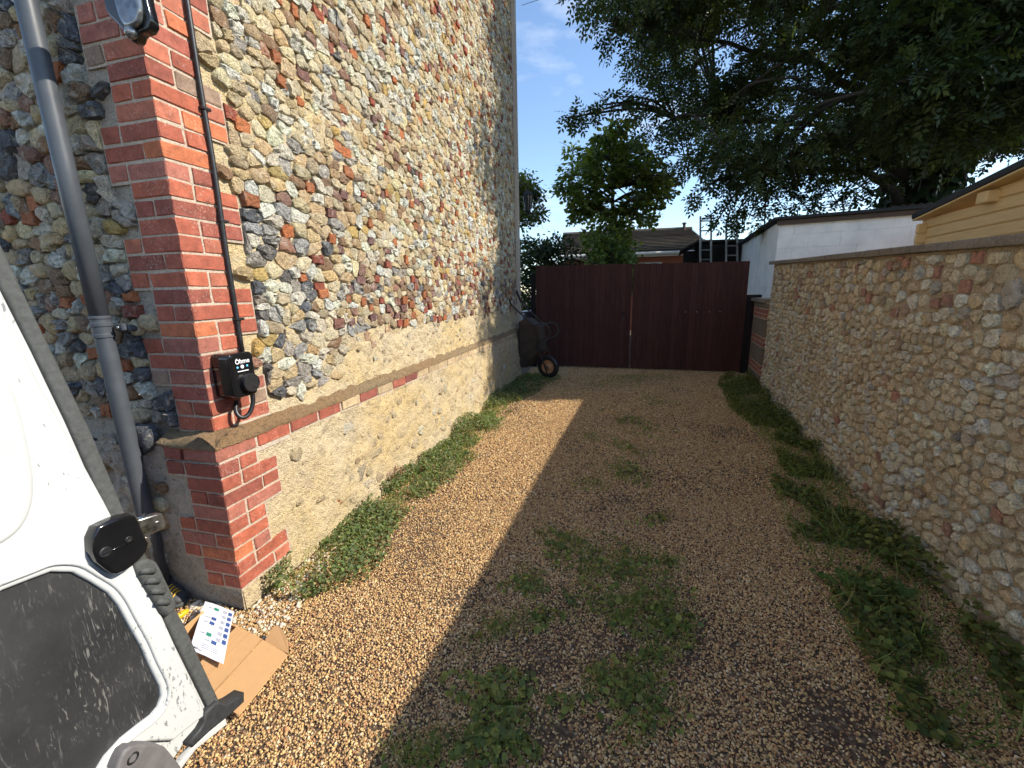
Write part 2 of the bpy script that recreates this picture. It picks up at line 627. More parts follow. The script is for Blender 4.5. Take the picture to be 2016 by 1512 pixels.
def stone_shape(poly, shrink, h, style):
    """returns local (s, z, d) vertices and faces: buried rim, shoulder ring, crown ring, centre"""
    n = 9
    if style == 'brick':
        P = np.array(poly)
        c = P.mean(0)
        w = min(0.115, (P[:, 0].max() - P[:, 0].min()) * 0.74) * rng.uniform(.8, 1)
        hh = min(0.066, (P[:, 1].max() - P[:, 1].min()) * 0.78) * rng.uniform(.85, 1.05)
        a = rng.normal(0, 0.06)
        q = np.array([(-.5, -.5), (-.17, -.5), (.17, -.5), (.5, -.5), (.5, 0), (.5, .5), (.1, .5), (-.2, .5), (-.5, .5)]) * (w, hh)
        q += rng.normal(0, .0035, q.shape)
        R = np.array([[math.cos(a), -math.sin(a)], [math.sin(a), math.cos(a)]])
        P = q @ R.T + c
        rings = [(1.0, -0.022), (0.98, h * 0.8), (0.86, h)]
        wob = 0.12
    else:
        P = resample(poly, n)
        c = P.mean(0)
        P = c + (P - c) * shrink * (1 + rng.normal(0, 0.065, (n, 1)))
        if style == 'flint': rings = [(1.0, -0.024), (0.96, h * rng.uniform(.35, .85)), (rng.uniform(.5, .78), h)]
        else: rings = [(1.0, -0.024), (0.95, h * 0.6), (0.66, h * 0.97)]
        wob = 0.34 if style == 'flint' else 0.18
    V = []
    off = rng.normal(0, 0.1, 2) * (P.max(0) - P.min(0)) if style == 'flint' else np.zeros(2)
    for k, (f, d) in enumerate(rings):
        Q = c + off * (1 - f) + (P - c) * f
        dd = d + (rng.normal(0, wob, n) * h if k else 0)
        V.append(np.column_stack([Q, np.broadcast_to(dd, n)]))
    V = np.vstack(V + [np.array([[c[0] + off[0] * .5, c[1] + off[1] * .5, h * rng.uniform(.9, 1.15)]])])
    Fs = []
    for k in range(2):
        for i in range(n):
            j = (i + 1) % n
            Fs.append((k * n + i, k * n + j, (k + 1) * n + j)); Fs.append((k * n + i, (k + 1) * n + j, (k + 1) * n + i))
    for i in range(n):
        Fs.append((2 * n + i, 2 * n + (i + 1) % n, 3 * n))
    return V, Fs

def rows_of_points(s0, s1, z0, z1, size):
    P = []
    z = z0
    while z < z1:
        rh = rng.uniform(0.062, 0.105) * size(0.5 * s1, z)
        s = (s0(z + rh / 2) if callable(s0) else s0 + rng.uniform(-.1, .05))
        while s < s1:
            k = size(s, z)
            w = rng.uniform(0.06, 0.15) * k * (1.9 if rng.random() < .16 else 1.0)
            P.append((s + w / 2, z + rh / 2 + rng.normal(0, rh * .24)))
            s += w
        z += rh
    return np.array(P)

PALETTE = {
    'white': ((0.76, 0.69, 0.55), .07, 'flint'), 'cream': ((0.70, 0.57, 0.36), .08, 'cobble'), 'buff': ((0.60, 0.45, 0.24), .07, 'cobble'),
    'grey': ((0.40, 0.37, 0.33), .07, 'flint'), 'dark': ((0.165, 0.165, 0.168), .03, 'flint'), 'brown': ((0.34, 0.21, 0.12), .05, 'cobble'),
    'pink': ((0.36, 0.20, 0.14), .05, 'cobble'), 'orange': ((0.50, 0.17, 0.065), .06, 'brick'), 'red': ((0.36, 0.095, 0.055), .05, 'brick'),
    'yellow': ((0.60, 0.42, 0.15), .05, 'cobble'), 'tan': ((0.56, 0.41, 0.24), .06, 'cobble'), 'mauve': ((0.26, 0.13, 0.11), .04, 'brick'),
}
def pick(weights):
    ks = list(weights)
    w = np.array([weights[k] for k in ks], float)
    k = ks[rng.choice(len(ks), p=w / w.sum())]
    c, sd, st = PALETTE[k]
    col = np.array(c) * rng.uniform(.8, 1.2) * (1 + rng.normal(0, .05) * np.array([1, 0, -1.2]))
    col = np.clip(col, 0.02, 0.78)
    return col, st

def with_alpha(c):
    sat = (c.max() - c.min()) / c.max()
    a = 1.0 if sat < .30 else (.35 if c[0] / max(c[2], .01) > 4 or sat > .74 else .75)
    return np.append(c, a)
def emit_stones(items, put, parent, mat, limit, stuff_name):
    """items: list of (localV, faces, colour, smooth). The ones that show largest become parts, the rest one mass."""
    sizes = []
    for V, Fs, c, sm in items:
        W = put(V)
        x, y, d = project(W.mean(0)[None])
        xs, ys, _ = project(W)
        vis = d[0] > 0.2 and -40 < x[0] < 2056 and -40 < y[0] < 1552
        sizes.append((xs.max() - xs.min()) * (ys.max() - ys.min()) if vis else 0.0)
    order = np.argsort(sizes)[::-1]
    chosen = set(int(i) for i in order[:limit] if sizes[i] > 60)
    rest = []
    for i, (V, Fs, c, sm) in enumerate(items):
        W = put(V)
        if i in chosen:
            add('stone', W, Fs, mat, parent, with_alpha(c), sm)
        else:
            rest.append((W, Fs, c, sm))
    if rest:
        V = np.vstack([r[0] for r in rest])
        n = 0; FF = []; CC = []; SS = []
        for W, Fs, c, sm in rest:
            FF.append(np.array(Fs) + n); n += len(W)
            CC.append(np.tile(with_alpha(c), (len(W), 1))); SS.append(np.full(len(Fs), sm))
        o = add(stuff_name, V, np.vstack(FF), mat, parent, np.vstack(CC), np.concatenate(SS))
        tag(o, kind='stuff')

# ================================================================== GROUND
def ground_mat():
    m, t, b = new_mat('gravel_ground')
    v = coord(t, 'World')
    vo = node(t, 'ShaderNodeTexVoronoi'); vo.inputs['Scale'].default_value = 62
    t.links.new(v, vo.inputs['Vector'])
    r = ramp(t, [(0.0, (0.11, 0.07, 0.04)), (0.6, (0.17, 0.105, 0.06)), (0.8, (0.22, 0.145, 0.08)), (1.0, (0.45, 0.34, 0.21))])
    sep = t.nodes.new('ShaderNodeSeparateColor')
    t.links.new(vo.outputs['Color'], sep.inputs[0]); t.links.new(sep.outputs[0], r.inputs['Fac'])
    e = ramp(t, [(0.0, 1.0), (0.7, 0.4)]); t.links.new(vo.outputs['Distance'], e.inputs['Fac'])
    c = mixn(t, r.outputs['Color'], e.outputs['Color'], 1.0, 'MULTIPLY')
    n1 = noise(t, v, 1.6, 5, 0.6)
    g = ramp(t, [(0.45, 0.0), (0.65, 0.55)]); t.links.new(n1, g.inputs['Fac'])
    c = mixn(t, c, (0.075, 0.040, 0.028), g.outputs['Color'])
    t.links.new(c, b.inputs['Base Color'])
    b.inputs['Roughness'].default_value = 0.95
    iv = t.nodes.new('ShaderNodeMath'); iv.operation = 'SUBTRACT'; iv.inputs[0].default_value = 1
    t.links.new(vo.outputs['Distance'], iv.inputs[1])
    bump(t, b, iv.outputs[0], 0.8, 0.008)
    return m
M['ground'] = ground_mat()

g = 60
xs = np.concatenate([[-260, -80, -25], np.linspace(-8, 14, g), [40, 100, 260]])
ys = np.concatenate([[-260, -80, -20], np.linspace(-6, 22, g), [60, 120, 260]])
GX, GY = np.meshgrid(xs, ys, indexing='ij')
GZ = np.zeros_like(GX)
GV = np.column_stack([GX.ravel(), GY.ravel(), GZ.ravel()])
nx, ny = len(xs), len(ys)
I = np.arange(nx * ny).reshape(nx, ny)
GF = np.stack([I[:-1, :-1], I[1:, :-1], I[1:, 1:], I[:-1, 1:]], -1).reshape(-1, 4)
tag(add('ground', GV, GF, M['ground']), 'brown earth and gravel ground under the driveway', None, None, 'structure')

# ================================================================== FLINT BUILDING
bld = empty('flint_building', LC, 'tall sunlit flint rubble building with red brick corner and sloping plinth ledge', 'building')
WLOC[bld.name] = LC
INS = 0.055                    # upper wall stands back behind the plinth
COURSE, Z_STRING = 0.0768, 0.905
Z_UP = Z_STRING + 0.052
WALL_LEN, WALL_TOP, LEFT_W = 6.30, 7.6, 3.2

def wall_sheet(name, put, s0, s1, z0, z1, step, amp, mat, parent, extra=None, deep=False):
    ns, nz_ = max(2, int(abs(s1 - s0) / step)), max(2, int((z1 - z0) / step))
    S, ZZ = np.meshgrid(np.linspace(s0, s1, ns), np.linspace(z0, z1, nz_), indexing='ij')
    D = amp * ((vnoise(S * 9 + 3, ZZ * 11) - .5) * 1.0 + (vnoise(S * 31, ZZ * 33 + 9) - .5) * 1.3 + (vnoise(S * 2.1, ZZ * 2.3) - .5) * .7)
    if extra is not None: D = D + extra(S, ZZ)
    if deep: D = D - .011 * np.clip(vnoise(S * 1.4 + 50, ZZ * 1.9 + 21) * 1.9 - .35, 0, 1) * np.clip((ZZ - 1.2) / .25, 0, 1)
    q = np.clip((S - 0.40) / 0.10, 0, 1)          # flat joints between the corner bricks
    D = D * (.12 + .88 * q) - .012 * (1 - q)
    e2 = np.clip((max(s0, s1) - S) / .05, 0, 1)
    D = D * e2
    V = put(np.column_stack([S.ravel(), ZZ.ravel(), D.ravel()]))
    I = np.arange(ns * nz_).reshape(ns, nz_)
    Fq = np.stack([I[:-1, :-1], I[1:, :-1], I[1:, 1:], I[:-1, 1:]], -1).reshape(-1, 4)
    return add(name, V, Fq, mat, parent, None, True)

putR = lambda V: LC + V[:, :1] * LU + V[:, 1:2] * Z + (V[:, 2:3] - INS) * LN
putR0 = lambda V: LC + V[:, :1] * LU + V[:, 1:2] * Z + V[:, 2:3] * LN
putL = lambda V: LC - V[:, :1] * LN + V[:, 1:2] * Z - (V[:, 2:3] - INS) * LU
putL0 = lambda V: LC - V[:, :1] * LN + V[:, 1:2] * Z - V[:, 2:3] * LU

# solid core behind the skins
core = box_pts(LC + LU * 0.12 - LN * 0.12, LU * (WALL_LEN - 0.24), -LN * (LEFT_W - .2), Z * (WALL_TOP - .02))
add('wall_core', core, BOXF, M['mortar_q'], bld)
lump = lambda S, ZZ: 0.020 * np.clip(vnoise(S * 6 + 40, ZZ * 7 + 13) - .55, 0, 1) * 2
wall_sheet('mortar_face', putR, INS + .006, WALL_LEN - INS, Z_UP - .08, WALL_TOP, 0.021, 0.017, M['mortar'], bld, None, True)
wall_sheet('plinth_face', putR0, 0.005, WALL_LEN, -0.05, 0.824, 0.022, 0.016, M['mortar'], bld, lump)
wall_sheet('mortar_face', putL, LEFT_W, INS + .006, Z_UP - .08, WALL_TOP, 0.024, 0.017, M['mortar_l'], bld, None, True)
wall_sheet('plinth_face', putL0, LEFT_W, 0.005, -0.05, Z_STRING - .02, 0.02, 0.03, M['mortar_l'], bld, lump)
# far end of the wall and roof edge
add('string_bed', box_pts(RF(.006, .80, -.004), LU * (WALL_LEN - .02), -LN * .1, Z * .11), BOXF, M['mortar_q'], bld)
add('end_face', box_pts(RF(WALL_LEN - .14, 0, -.004), LU * .13, -LN * 2.6, Z * (WALL_TOP - .01)), BOXF, M['mortar_q'], bld)

# sloping ledge on top of the plinth
def ledge(name, put, s0, s1, n):
    S = np.linspace(s0, s1, n)
    prof = [(0.006, Z_STRING - .012), (0.010, Z_STRING + .003), (-0.022, Z_STRING + .026), (-INS - .004, Z_UP + .004), (-INS - .05, Z_UP + .01)]
    V = []
    for s in S:
        for k, (d, z) in enumerate(prof):
            w = 0.016 if 0 < k < 4 else 0.004
            V.append((s, z + w * (float(vnoise(s * 14, k * 3.7)) - .5) + rng.normal(0, .0012), d + w * (float(vnoise(s * 11 + 30, k * 2.9)) - .5) + rng.normal(0, .0012)))
    k = len(prof)
    Fq = [(i * k + j, (i + 1) * k + j, (i + 1) * k + j + 1, i * k + j + 1) for i in range(n - 1) for j in range(k - 1)]
    return add(name, put(np.array(V)), Fq, M['ledge'], bld, None, True)
ledge('plinth_ledge', putR0, -0.008, WALL_LEN, 330)
ledge('plinth_ledge', putL0, 0.36, -0.008, 24)

# ---- bricks of the corner
BR_COLS = [(0.36, 0.095, 0.05), (0.32, 0.085, 0.05), (0.44, 0.13, 0.055), (0.27, 0.075, 0.05), (0.38, 0.12, 0.07), (0.33, 0.115, 0.08), (0.27, 0.18, 0.125)]
BR_W = [.27, .26, .13, .14, .11, .06, .03]
def bcol():
    c = np.array(BR_COLS[rng.choice(len(BR_COLS), p=BR_W)])
    return np.clip(c * rng.uniform(.85, 1.15), 0, 1)
upper_rest = []
STR, HDR, J = 0.217, 0.103, 0.011
def quoin_rows(z0, nrows, inset, phase, count_from=0):
    for r in range(nrows):
        z = z0 + r * COURSE
        grp = ((r + phase) // 3) % 2
        sub = (r + phase) % 3
        rest = z > 3.6
        i = inset
        wideR = grp == 0
        cornerS = (sub % 2 == 1)            # corner brick lies along the driveway face
        j = lambda: rng.normal(0, .003)
        a = i
        lenS = STR if cornerS else HDR
        lenV = HDR if cornerS else STR
        def B(s0, s1, v0, v1):
            out = 0.0035 + rng.normal(0, .001)
            o = LC + LU * s0 - LN * v0 + Z * (z + rng.normal(0, .0007))
            ds, dv = s1 - s0, v1 - v0
            if s0 <= i + 1e-6: o = o - LU * out; ds += out
            if v0 <= i + 1e-6: o = o + LN * out; dv += out
            V, Fs = cbox(o, LU * ds, -LN * dv, Z * (COURSE - .011), 0.004, 0.0018)
            Fs = [f[::-1] for f in Fs]
            c = bcol()
            if rest: upper_rest.append((V, Fs, c))
            else: add('brick', V, Fs, M['brick'], bld, np.append(c, 1))
        B(a, a + lenS, a, a + lenV)
        # along the driveway face
        s = a + lenS + J
        endR = a + (STR + J + HDR if wideR else STR)
        while s < endR - .02:
            w = STR if endR - s > .16 else HDR
            B(s, min(s + w, endR) + j(), a, a + HDR)
            s += w + J
        v = a + lenV + J
        endL = a + (STR if wideR else STR + J + HDR)
        while v < endL - .02:
            w = STR if endL - v > .16 else HDR
            B(a, a + HDR, v, min(v + w, endL) + j())
            v += w + J
        QR[('u' if inset else 'p', r)] = (z, endR, endL)
        POINT.append(join([(box_pts(LC + LU * (a + .0018) - LN * (a + .0018) + Z * (z - .0125), LU * (endR - a + .006), -LN * .05, Z * (COURSE + .0004)), BOXF),
                           (box_pts(LC + LU * (a + .0018) - LN * (a + .0512) + Z * (z - .0125), LU * .05, -LN * (endL - a - .044), Z * (COURSE + .0004)), BOXF)]))
POINT = []
QR = {}
Z_P0 = 0.828 - 9 * COURSE                        # lowest full plinth course
quoin_rows(Z_P0, 9, 0.0, 1)
quoin_rows(Z_UP + .012, 84, INS, 0)
V, Fs = join(POINT)
add('pointing', V, Fs, M['pointing'], bld)
# brick string course under the ledge
zs = 0.828
s = 0.0
first = True
k = 0
while s < WALL_LEN - .1:
    w = STR * rng.uniform(.9, 1.06)
    out = 0.0045 + rng.normal(0, .0015)
    c = bcol() * np.array([.8, .85, 1.0]) if s > .35 else bcol()
    if s > .9 and rng.random() < .3 + .25 * s: c = np.array([.46, .34, .20]) * rng.uniform(.75, 1.15)
    lv = STR if first else HDR
    V, Fs = cbox(LC + LU * (s - (out if first else 0)) + LN * out + Z * zs, LU * (w + (out if first else 0)), -LN * lv, Z * (COURSE - .008), 0.006, 0.002)
    add('brick', V, [f[::-1] for f in Fs], M['brick'], bld, np.append(c, 1))
    s += w + J
    first = False
for a, b in ((STR + J, STR + J + HDR),):
    V, Fs = cbox(LC - LU * .004 - LN * a + Z * zs, LU * HDR, -LN * (b - a), Z * (COURSE - .008), 0.005, 0.002)
    add('brick', V, [f[::-1] for f in Fs], M['brick'], bld, np.append(bcol(), 1))
# far corner: narrow brick dressings
z = Z_UP + .02; r = 0
while z < WALL_TOP - .1:
    w = STR if (r // 3) % 2 else HDR
    V, Fs = cbox(RF(WALL_LEN - INS - w, z, -INS + .004), LU * (w + .006), -LN * .1, Z * (COURSE - .0105), .004, .001)
    upper_rest.append((V, [f[::-1] for f in Fs], np.array([.24, .17, .125]) * rng.uniform(.75, 1.25)))
    z += COURSE; r += 1
V, Fs = join([(a, b) for a, b, c in upper_rest])
o = add('upper_bricks', V, Fs, M['brick'], bld, np.vstack([np.tile(np.append(c, 1), (len(a), 1)) for a, b, c in upper_rest]))
tag(o, kind='stuff')

# ---- stones of the driveway face
def quoin_edge(z, up, which):
    for (k, r), (zz, eR, eL) in QR.items():
        if (k == 'u') == up and zz - .012 <= z < zz + COURSE - .012:
            return eR if which == 'R' else eL
    return 0.24
def size_R(s, z):
    if 1.3 < z < 1.75: return 0.74
    if s < 1.0 and z < 2.6: return .92
    return .72
itemsR = []
P = rows_of_points(lambda z: quoin_edge(z, True, 'R') + .012, WALL_LEN - .1, Z_UP + .03, WALL_TOP - .05, size_R)
keep = rng.random(len(P)) > 0.05
P = P[keep]
CP = cells(P)
wA = dict(white=36, cream=32, buff=18, grey=4, dark=.3, brown=6, pink=3.5, orange=4.5, red=3, yellow=3, tan=14, mauve=2.5)
wQ = dict(white=26, cream=12, buff=4, grey=20, dark=14, brown=3, pink=2, orange=3, yellow=3, tan=4)
wC = dict(white=14, cream=18, buff=16, grey=10, dark=2, brown=10, pink=6, orange=4, red=6, mauve=10, tan=10)
for (s, z), poly in zip(P, CP):
    if poly is None: continue
    A = np.array(poly)
    if A[:, 1].min() < Z_UP + .005 or A[:, 0].max() > WALL_LEN - INS - .13: continue
    e = max(quoin_edge(A[:, 1].min() + .02, True, 'R'), quoin_edge(A[:, 1].max() - .02, True, 'R'), quoin_edge(z, True, 'R'))
    if A[:, 0].max() < e + .05: continue
    if A[:, 0].min() < e + .012: A[:, 0] = np.maximum(A[:, 0], e + .012)
    wx, wz = np.ptp(A[:, 0]), np.ptp(A[:, 1])
    if wx < .03 or wz < .03 or wx > .34: continue
    band = vnoise(s * 1.3 + 7, 5) * .22
    smear = z < 1.16 + band and s > 0.95 + .5 * (z - Z_UP)
    if smear and rng.random() < .62: continue
    w = wQ if s < e + .38 + .2 * vnoise(z * 4, 3.0) and z < 2.1 else (wC if 1.25 < z < 1.8 and s > 1.2 else wA)
    c, st = pick(w)
    shrink = rng.uniform(.95, 1.06)
    h = rng.uniform(.008, .026)
    if smear: shrink *= .6; h *= .35; c = c * .4 + np.array([.58, .48, .32]) * .6
    V, Fs = stone_shape(A, shrink, h, st)
    itemsR.append((V, Fs, c, st == 'cobble' and rng.random() < .35))
# plinth: mostly smeared over, a few stones showing
P = rows_of_points(0.3, WALL_LEN - .1, 0.05, .80, lambda s, z: 1.2)
CP = cells(P)
itemsP = []
for (s, z), poly in zip(P, CP):
    if poly is None or rng.random() < .55: continue
    A = np.array(poly)
    e = quoin_edge(z, False, 'R')
    if A[:, 0].min() < e + .03 or A[:, 1].max() > .815 or A[:, 1].min() < .0 or A[:, 0].max() > WALL_LEN - .03: continue
    c, st = pick(dict(white=14, cream=25, buff=18, grey=2, dark=1, brown=5, tan=16, orange=2))
    c = c * .38 + np.array([.62, .50, .32]) * .62 if rng.random() < .85 else c
    V, Fs = stone_shape(A, rng.uniform(.35, .85), rng.uniform(.002, .010), 'flint')
    itemsP.append((V, Fs, c, rng.random() < .6))
# left (camera-facing) face
P = rows_of_points(lambda z: quoin_edge(z, True, 'L') + .012, LEFT_W - .05, Z_UP - .02, WALL_TOP - .05, lambda s, z: .80)
P = P[rng.random(len(P)) > .05]
CP = cells(P)
itemsL = []
wL = dict(white=20, cream=18, buff=14, grey=14, dark=4, brown=14, pink=7, orange=5, red=4, tan=16, mauve=3, yellow=2)
wLq = dict(white=12, cream=6, grey=22, dark=28, brown=6, tan=5)
for (s, z), poly in zip(P, CP):
    if poly is None: continue
    A = np.array(poly)
    e = max(quoin_edge(A[:, 1].min() + .02, True, 'L'), quoin_edge(A[:, 1].max() - .02, True, 'L'), quoin_edge(z, True, 'L'))
    if A[:, 0].max() < e + .05 or A[:, 1].min() < Z_UP - .06: continue
    A[:, 0] = np.maximum(A[:, 0], e + .012)
    if np.ptp(A[:, 0]) < .03 or np.ptp(A[:, 0]) > .34: continue
    c, st = pick(wLq if s < e + .14 else wL)
    V, Fs = stone_shape(A, rng.uniform(.92, 1.05), rng.uniform(.012, .036), st)
    itemsL.append((V, [f[::-1] for f in Fs], c, st == 'cobble' and rng.random() < .6))
P = rows_of_points(0.3, LEFT_W - .05, 0.03, .86, lambda s, z: 1.15)
CP = cells(P)
itemsLP = []
for (s, z), poly in zip(P, CP):
    if poly is None or rng.random() < .22: continue
    A = np.array(poly)
    if A[:, 0].min() < quoin_edge(z, False, 'L') + .02: continue
    if np.ptp(A[:, 0]) > .34: continue
    c, st = pick(dict(white=8, cream=10, grey=24, dark=8, brown=14, tan=12, pink=4))
    V, Fs = stone_shape(A, rng.uniform(.45, .95), rng.uniform(.006, .020), 'flint')
    itemsLP.append((V, [f[::-1] for f in Fs], c, rng.random() < .5))
# one ranking over all four groups
allit = []
for its, put in ((itemsR, putR), (itemsP, putR0), (itemsL, putL), (itemsLP, putL0)):
    for (V, Fs, c, sm) in its:
        allit.append((put(V), Fs, c, sm))
emit_stones(allit, lambda V: V, bld, M['stone'], 300, 'rubble_stones')

# ================================================================== RIGHT GARDEN WALL
R0, R1 = -9.0, 2.42            # along RU from RC
rw = empty('garden_wall', RW((R0 + R1) / 2, 0), 'shaded pale flint boundary wall with thin dark coping on the right', 'wall')
WLOC[rw.name] = RW((R0 + R1) / 2, 0)
def rw_top(s):                 # the coping climbs slightly away from the camera
    return 1.755 + 0.034 * (s + 2.56)
putW = lambda V: RC + V[:, :1] * RU + V[:, 1:2] * Z + (V[:, 2:3]) * RN
bul = lambda S, ZZ: 0.05 * np.clip(.55 - ZZ, 0, 1) + .03 * (vnoise(S * .8 + 11, ZZ * 1.1) - .5)
def wallW_sheet():
    s0, s1, step = -3.4, R1, 0.026
    ns, nz_ = int((s1 - s0) / step), int(1.9 / step)
    S, T = np.meshgrid(np.linspace(s0, s1, ns), np.linspace(0, 1, nz_), indexing='ij')
    ZZ = -.05 + T * (rw_top(S) + .05)
    D = .015 * ((vnoise(S * 9 + 3, ZZ * 11) - .5) + (vnoise(S * 27, ZZ * 29 + 9) - .5)) + bul(S, ZZ) - .002
    V = putW(np.column_stack([S.ravel(), ZZ.ravel(), D.ravel()]))
    I = np.arange(ns * nz_).reshape(ns, nz_)
    Fq = np.stack([I[:-1, :-1], I[1:, :-1], I[1:, 1:], I[:-1, 1:]], -1).reshape(-1, 4)
    add('mortar_face', V, Fq, M['mortar_r'], rw, None, True)
wallW_sheet()
Vc = np.array([RW(R0, -.05, -.05), RW(R1 - .003, -.05, -.05), RW(R1 - .003, -.05, -.28), RW(R0, -.05, -.28),
               RW(R0, rw_top(R0), -.05), RW(R1 - .003, rw_top(R1) - .003, -.05), RW(R1 - .003, rw_top(R1) - .003, -.28), RW(R0, rw_top(R0), -.28)])
add('wall_core', Vc, BOXF, M['mortar_r'], rw)
wR = dict(white=26, cream=46, buff=12, grey=2.5, tan=12, brown=2, pink=1.5, dark=.6, red=1.2)
wRt = dict(white=18, cream=26, buff=14, grey=10, tan=18, brown=6, pink=5, dark=1, red=6, yellow=2)
P = rows_of_points(-3.4, R1 - .05, 0.0, 2.05, lambda s, z: .70 if z < 1.25 else .88)
P = P[rng.random(len(P)) > .06]
CP = cells(P)
itW = []
for (s, z), poly in zip(P, CP):
    if poly is None: continue
    A = np.array(poly)
    if A[:, 1].min() > rw_top(s) - .05 or A[:, 0].max() > R1 - .01 or np.ptp(A[:, 0]) > .33: continue
    A[:, 1] = np.clip(A[:, 1], 0.0, rw_top(s) - .012)
    if np.ptp(A[:, 1]) < .03: continue
    c, st = pick(wRt if z > 1.25 + .2 * vnoise(s * 2, 1.0) else wR)
    smear = vnoise(s * 1.7 + 31, z * 2.2 + 3)
    c = c * .74 + np.array([.78, .65, .46]) * .26
    V, Fs = stone_shape(A, rng.uniform(.74, 1.03) * (1 - .14 * smear), rng.uniform(.010, .024), st)
    V[:, 2] += bul(np.array([s]), np.array([z]))[0]
    itW.append((putW(V), Fs, c, st == 'cobble' and rng.random() < .4))
emit_stones(itW, lambda V: V, rw, M['stone_r'], 300, 'rubble_stones')
# coping slabs, end to end
s = -9.0
while s < R1 - .05:
    w = min(rng.uniform(.85, .95), R1 + .07 - s)
    z0, z1 = rw_top(s), rw_top(s + w)
    o = RW(s + .002, z0 + .002, .055)
    V, Fs = cbox(o, RU * (w - .006) + Z * (z1 - z0), -RN * .40, Z * (.048 + rng.normal(0, .0015)), .006, .0015)
    add('coping_slab', V, Fs, M['coping'], rw)
    s += w
# ---- gate pier at the wall's far end
M['pier_stone'] = mortar_mat('pier_stone', (0.17, 0.125, 0.085), (0.20, 0.15, 0.10), (0.12, 0.09, 0.07), .006, 16)
pier = empty('gate_pier', RW(R1 + .55, 0), 'low pier of banded red brick and brown stone beside the gate', 'pier')
WLOC[pier.name] = RW(R1 + .55, 0)
pz, k = 0.0, 0
pattern = [('s', .20), ('b', .075), ('b', .075), ('s', .30), ('b', .075), ('b', .075), ('s', .30), ('b', .075), ('b', .075), ('s', .10)]
add('pier_core', box_pts(RW(R1 + .012, -.03, .03), RU * 1.02, -RN * .34, Z * 1.44), BOXF, M['mortar_q'], pier)
for kind, hh in pattern:
    if kind == 'b':
        cuts = [0, .23, .46, .70, 1.03] if k % 2 else [0, .115, .35, .58, .81, 1.03]
        for a, b in zip(cuts[:-1], cuts[1:]):
            V, Fs = cbox(RW(R1 + .006 + a, pz, .036), RU * (b - a - .01), -RN * .352, Z * (hh - .01), .004, .001)
            add('brick', V, Fs, M['brick'], pier, np.append(np.array([.28, .095, .055]) * rng.uniform(.8, 1.15), 1))
    else:
        for a, b in ((0, .5), (.5, 1.03)):
            V, Fs = cbox(RW(R1 + .006 + a, pz, .038), RU * (b - a - .012), -RN * .356, Z * (hh - .012), .008, .002)
            add('stone_block', V, Fs, M['pier_stone'], pier)
    pz += hh; k += 1
V, Fs = cbox(RW(R1 + .004, pz + .003, .085), RU * 1.09, -RN * .45, Z * .055, .008, .002)
add('pier_cap', V, Fs, M['coping'], pier)

# ================================================================== GATES
def board_mat():
    m, t, b = new_mat('dark_stained_boards')
    v = coord(t, 'World', (22, 22, 1.2))
    n1 = noise(t, v, 2.2, 8, 0.7)
    a = attr(t).outputs['Color']
    f = ramp(t, [(0.25, 0.55), (0.75, 1.5)]); t.links.new(n1, f.inputs['Fac'])
    c = mixn(t, a, f.outputs['Color'], 1.0, 'MULTIPLY')
    t.links.new(c, b.inputs['Base Color'])
    b.inputs['Roughness'].default_value = 0.85
    b.inputs['Specular IOR Level'].default_value = 0.15
    bump(t, b, n1, 0.5, 0.003)
    return m
M['board'] = board_mat()
M['iron'] = plain_mat('dark_iron', (0.03, 0.025, 0.022), .55, .4, .4, 40)
GA, GB = np.array([0.56, 9.035, 0]), np.array([4.32, 7.75, 0])
GD = (GB - GA) / np.linalg.norm(GB - GA)
GNm = np.array([GD[1], -GD[0], 0])           # towards the camera
if GNm[1] > 0: GNm = -GNm
GL = np.linalg.norm(GB - GA)
def gtop(t): return 2.125 - .075 * (t / GL)
seam = 1.955
for a, b, lab in ((0.0, seam - .012, 'left leaf of the dark brown boarded driveway gate, nearer the wheelbarrow'),
                  (seam + .012, GL, 'right leaf of the dark brown boarded driveway gate, nearer the brick pier')):
    base = GA + GD * (a + b) / 2
    gt = empty('driveway_gate', base, lab, 'gate', 'leaves of the driveway gate')
    WLOC[gt.name] = base
    n = 19
    w = (b - a) / n
    for i in range(n):
        t0 = a + i * w
        z1 = gtop(t0 + w / 2) + rng.normal(0, .003)
        V, Fs = cbox(GA + GD * (t0 + .0002) + Z * .035 + GNm * (.022 + rng.normal(0, .0008)), GD * (w - .0004), -GNm * .02, Z * (z1 - .035), .004, .0006)
        c = np.array([.060, .0245, .0195]) * rng.uniform(.86, 1.14)
        add('board', V, Fs, M['board'], gt, np.append(c, 1))
    for zz in (.25, 1.05, 1.82):
        V, Fs = cbox(GA + GD * (a + .02) + Z * zz - GNm * .002, GD * (b - a - .04), -GNm * .045, Z * .12, .004)
        add('ledger', V, Fs, M['board'], gt, np.array([.03, .017, .015, 1]))
    if a == 0:
        V, Fs = lathe([(0.0, .024), (.014, .024), (.014, .035), (.024, .045), (.024, .06), (.012, .068), (0, .068)], GA + GD * (b - .14) + Z * 1.17, GNm, 14)
        add('knob', V, Fs, M['iron'], gt, None, True)
        V, Fs = cbox(GA + GD * (b - .165) + Z * 1.02 + GNm * .0235, GD * .05, GNm * .006, Z * .08, .002)
        add('keyhole_plate', V, Fs, M['iron'], gt)
    else:
        for tt in (.42, .60, .82, 1.02):
            V, Fs = lathe([(0, .024), (.008, .024), (.006, .029), (0, .03)], GA + GD * (b - tt) + Z * 1.16, GNm, 8)
            add('screw_head', V, Fs, M['steel'], gt, None, True)
V, Fs = cbox(GB + GD * .004 + GNm * .02, GD * .24, -GNm * .09, Z * 1.46, .004)
tag(add('gate_post', V, Fs, M['board'], None, np.array([.016, .012, .012, 1]), base=True), 'dark timber post filling the gap between gate and banded pier', 'post')
V, Fs = cbox(GA - GD * .11 + GNm * .03, GD * .08, -GNm * .09, Z * 1.98, .004)
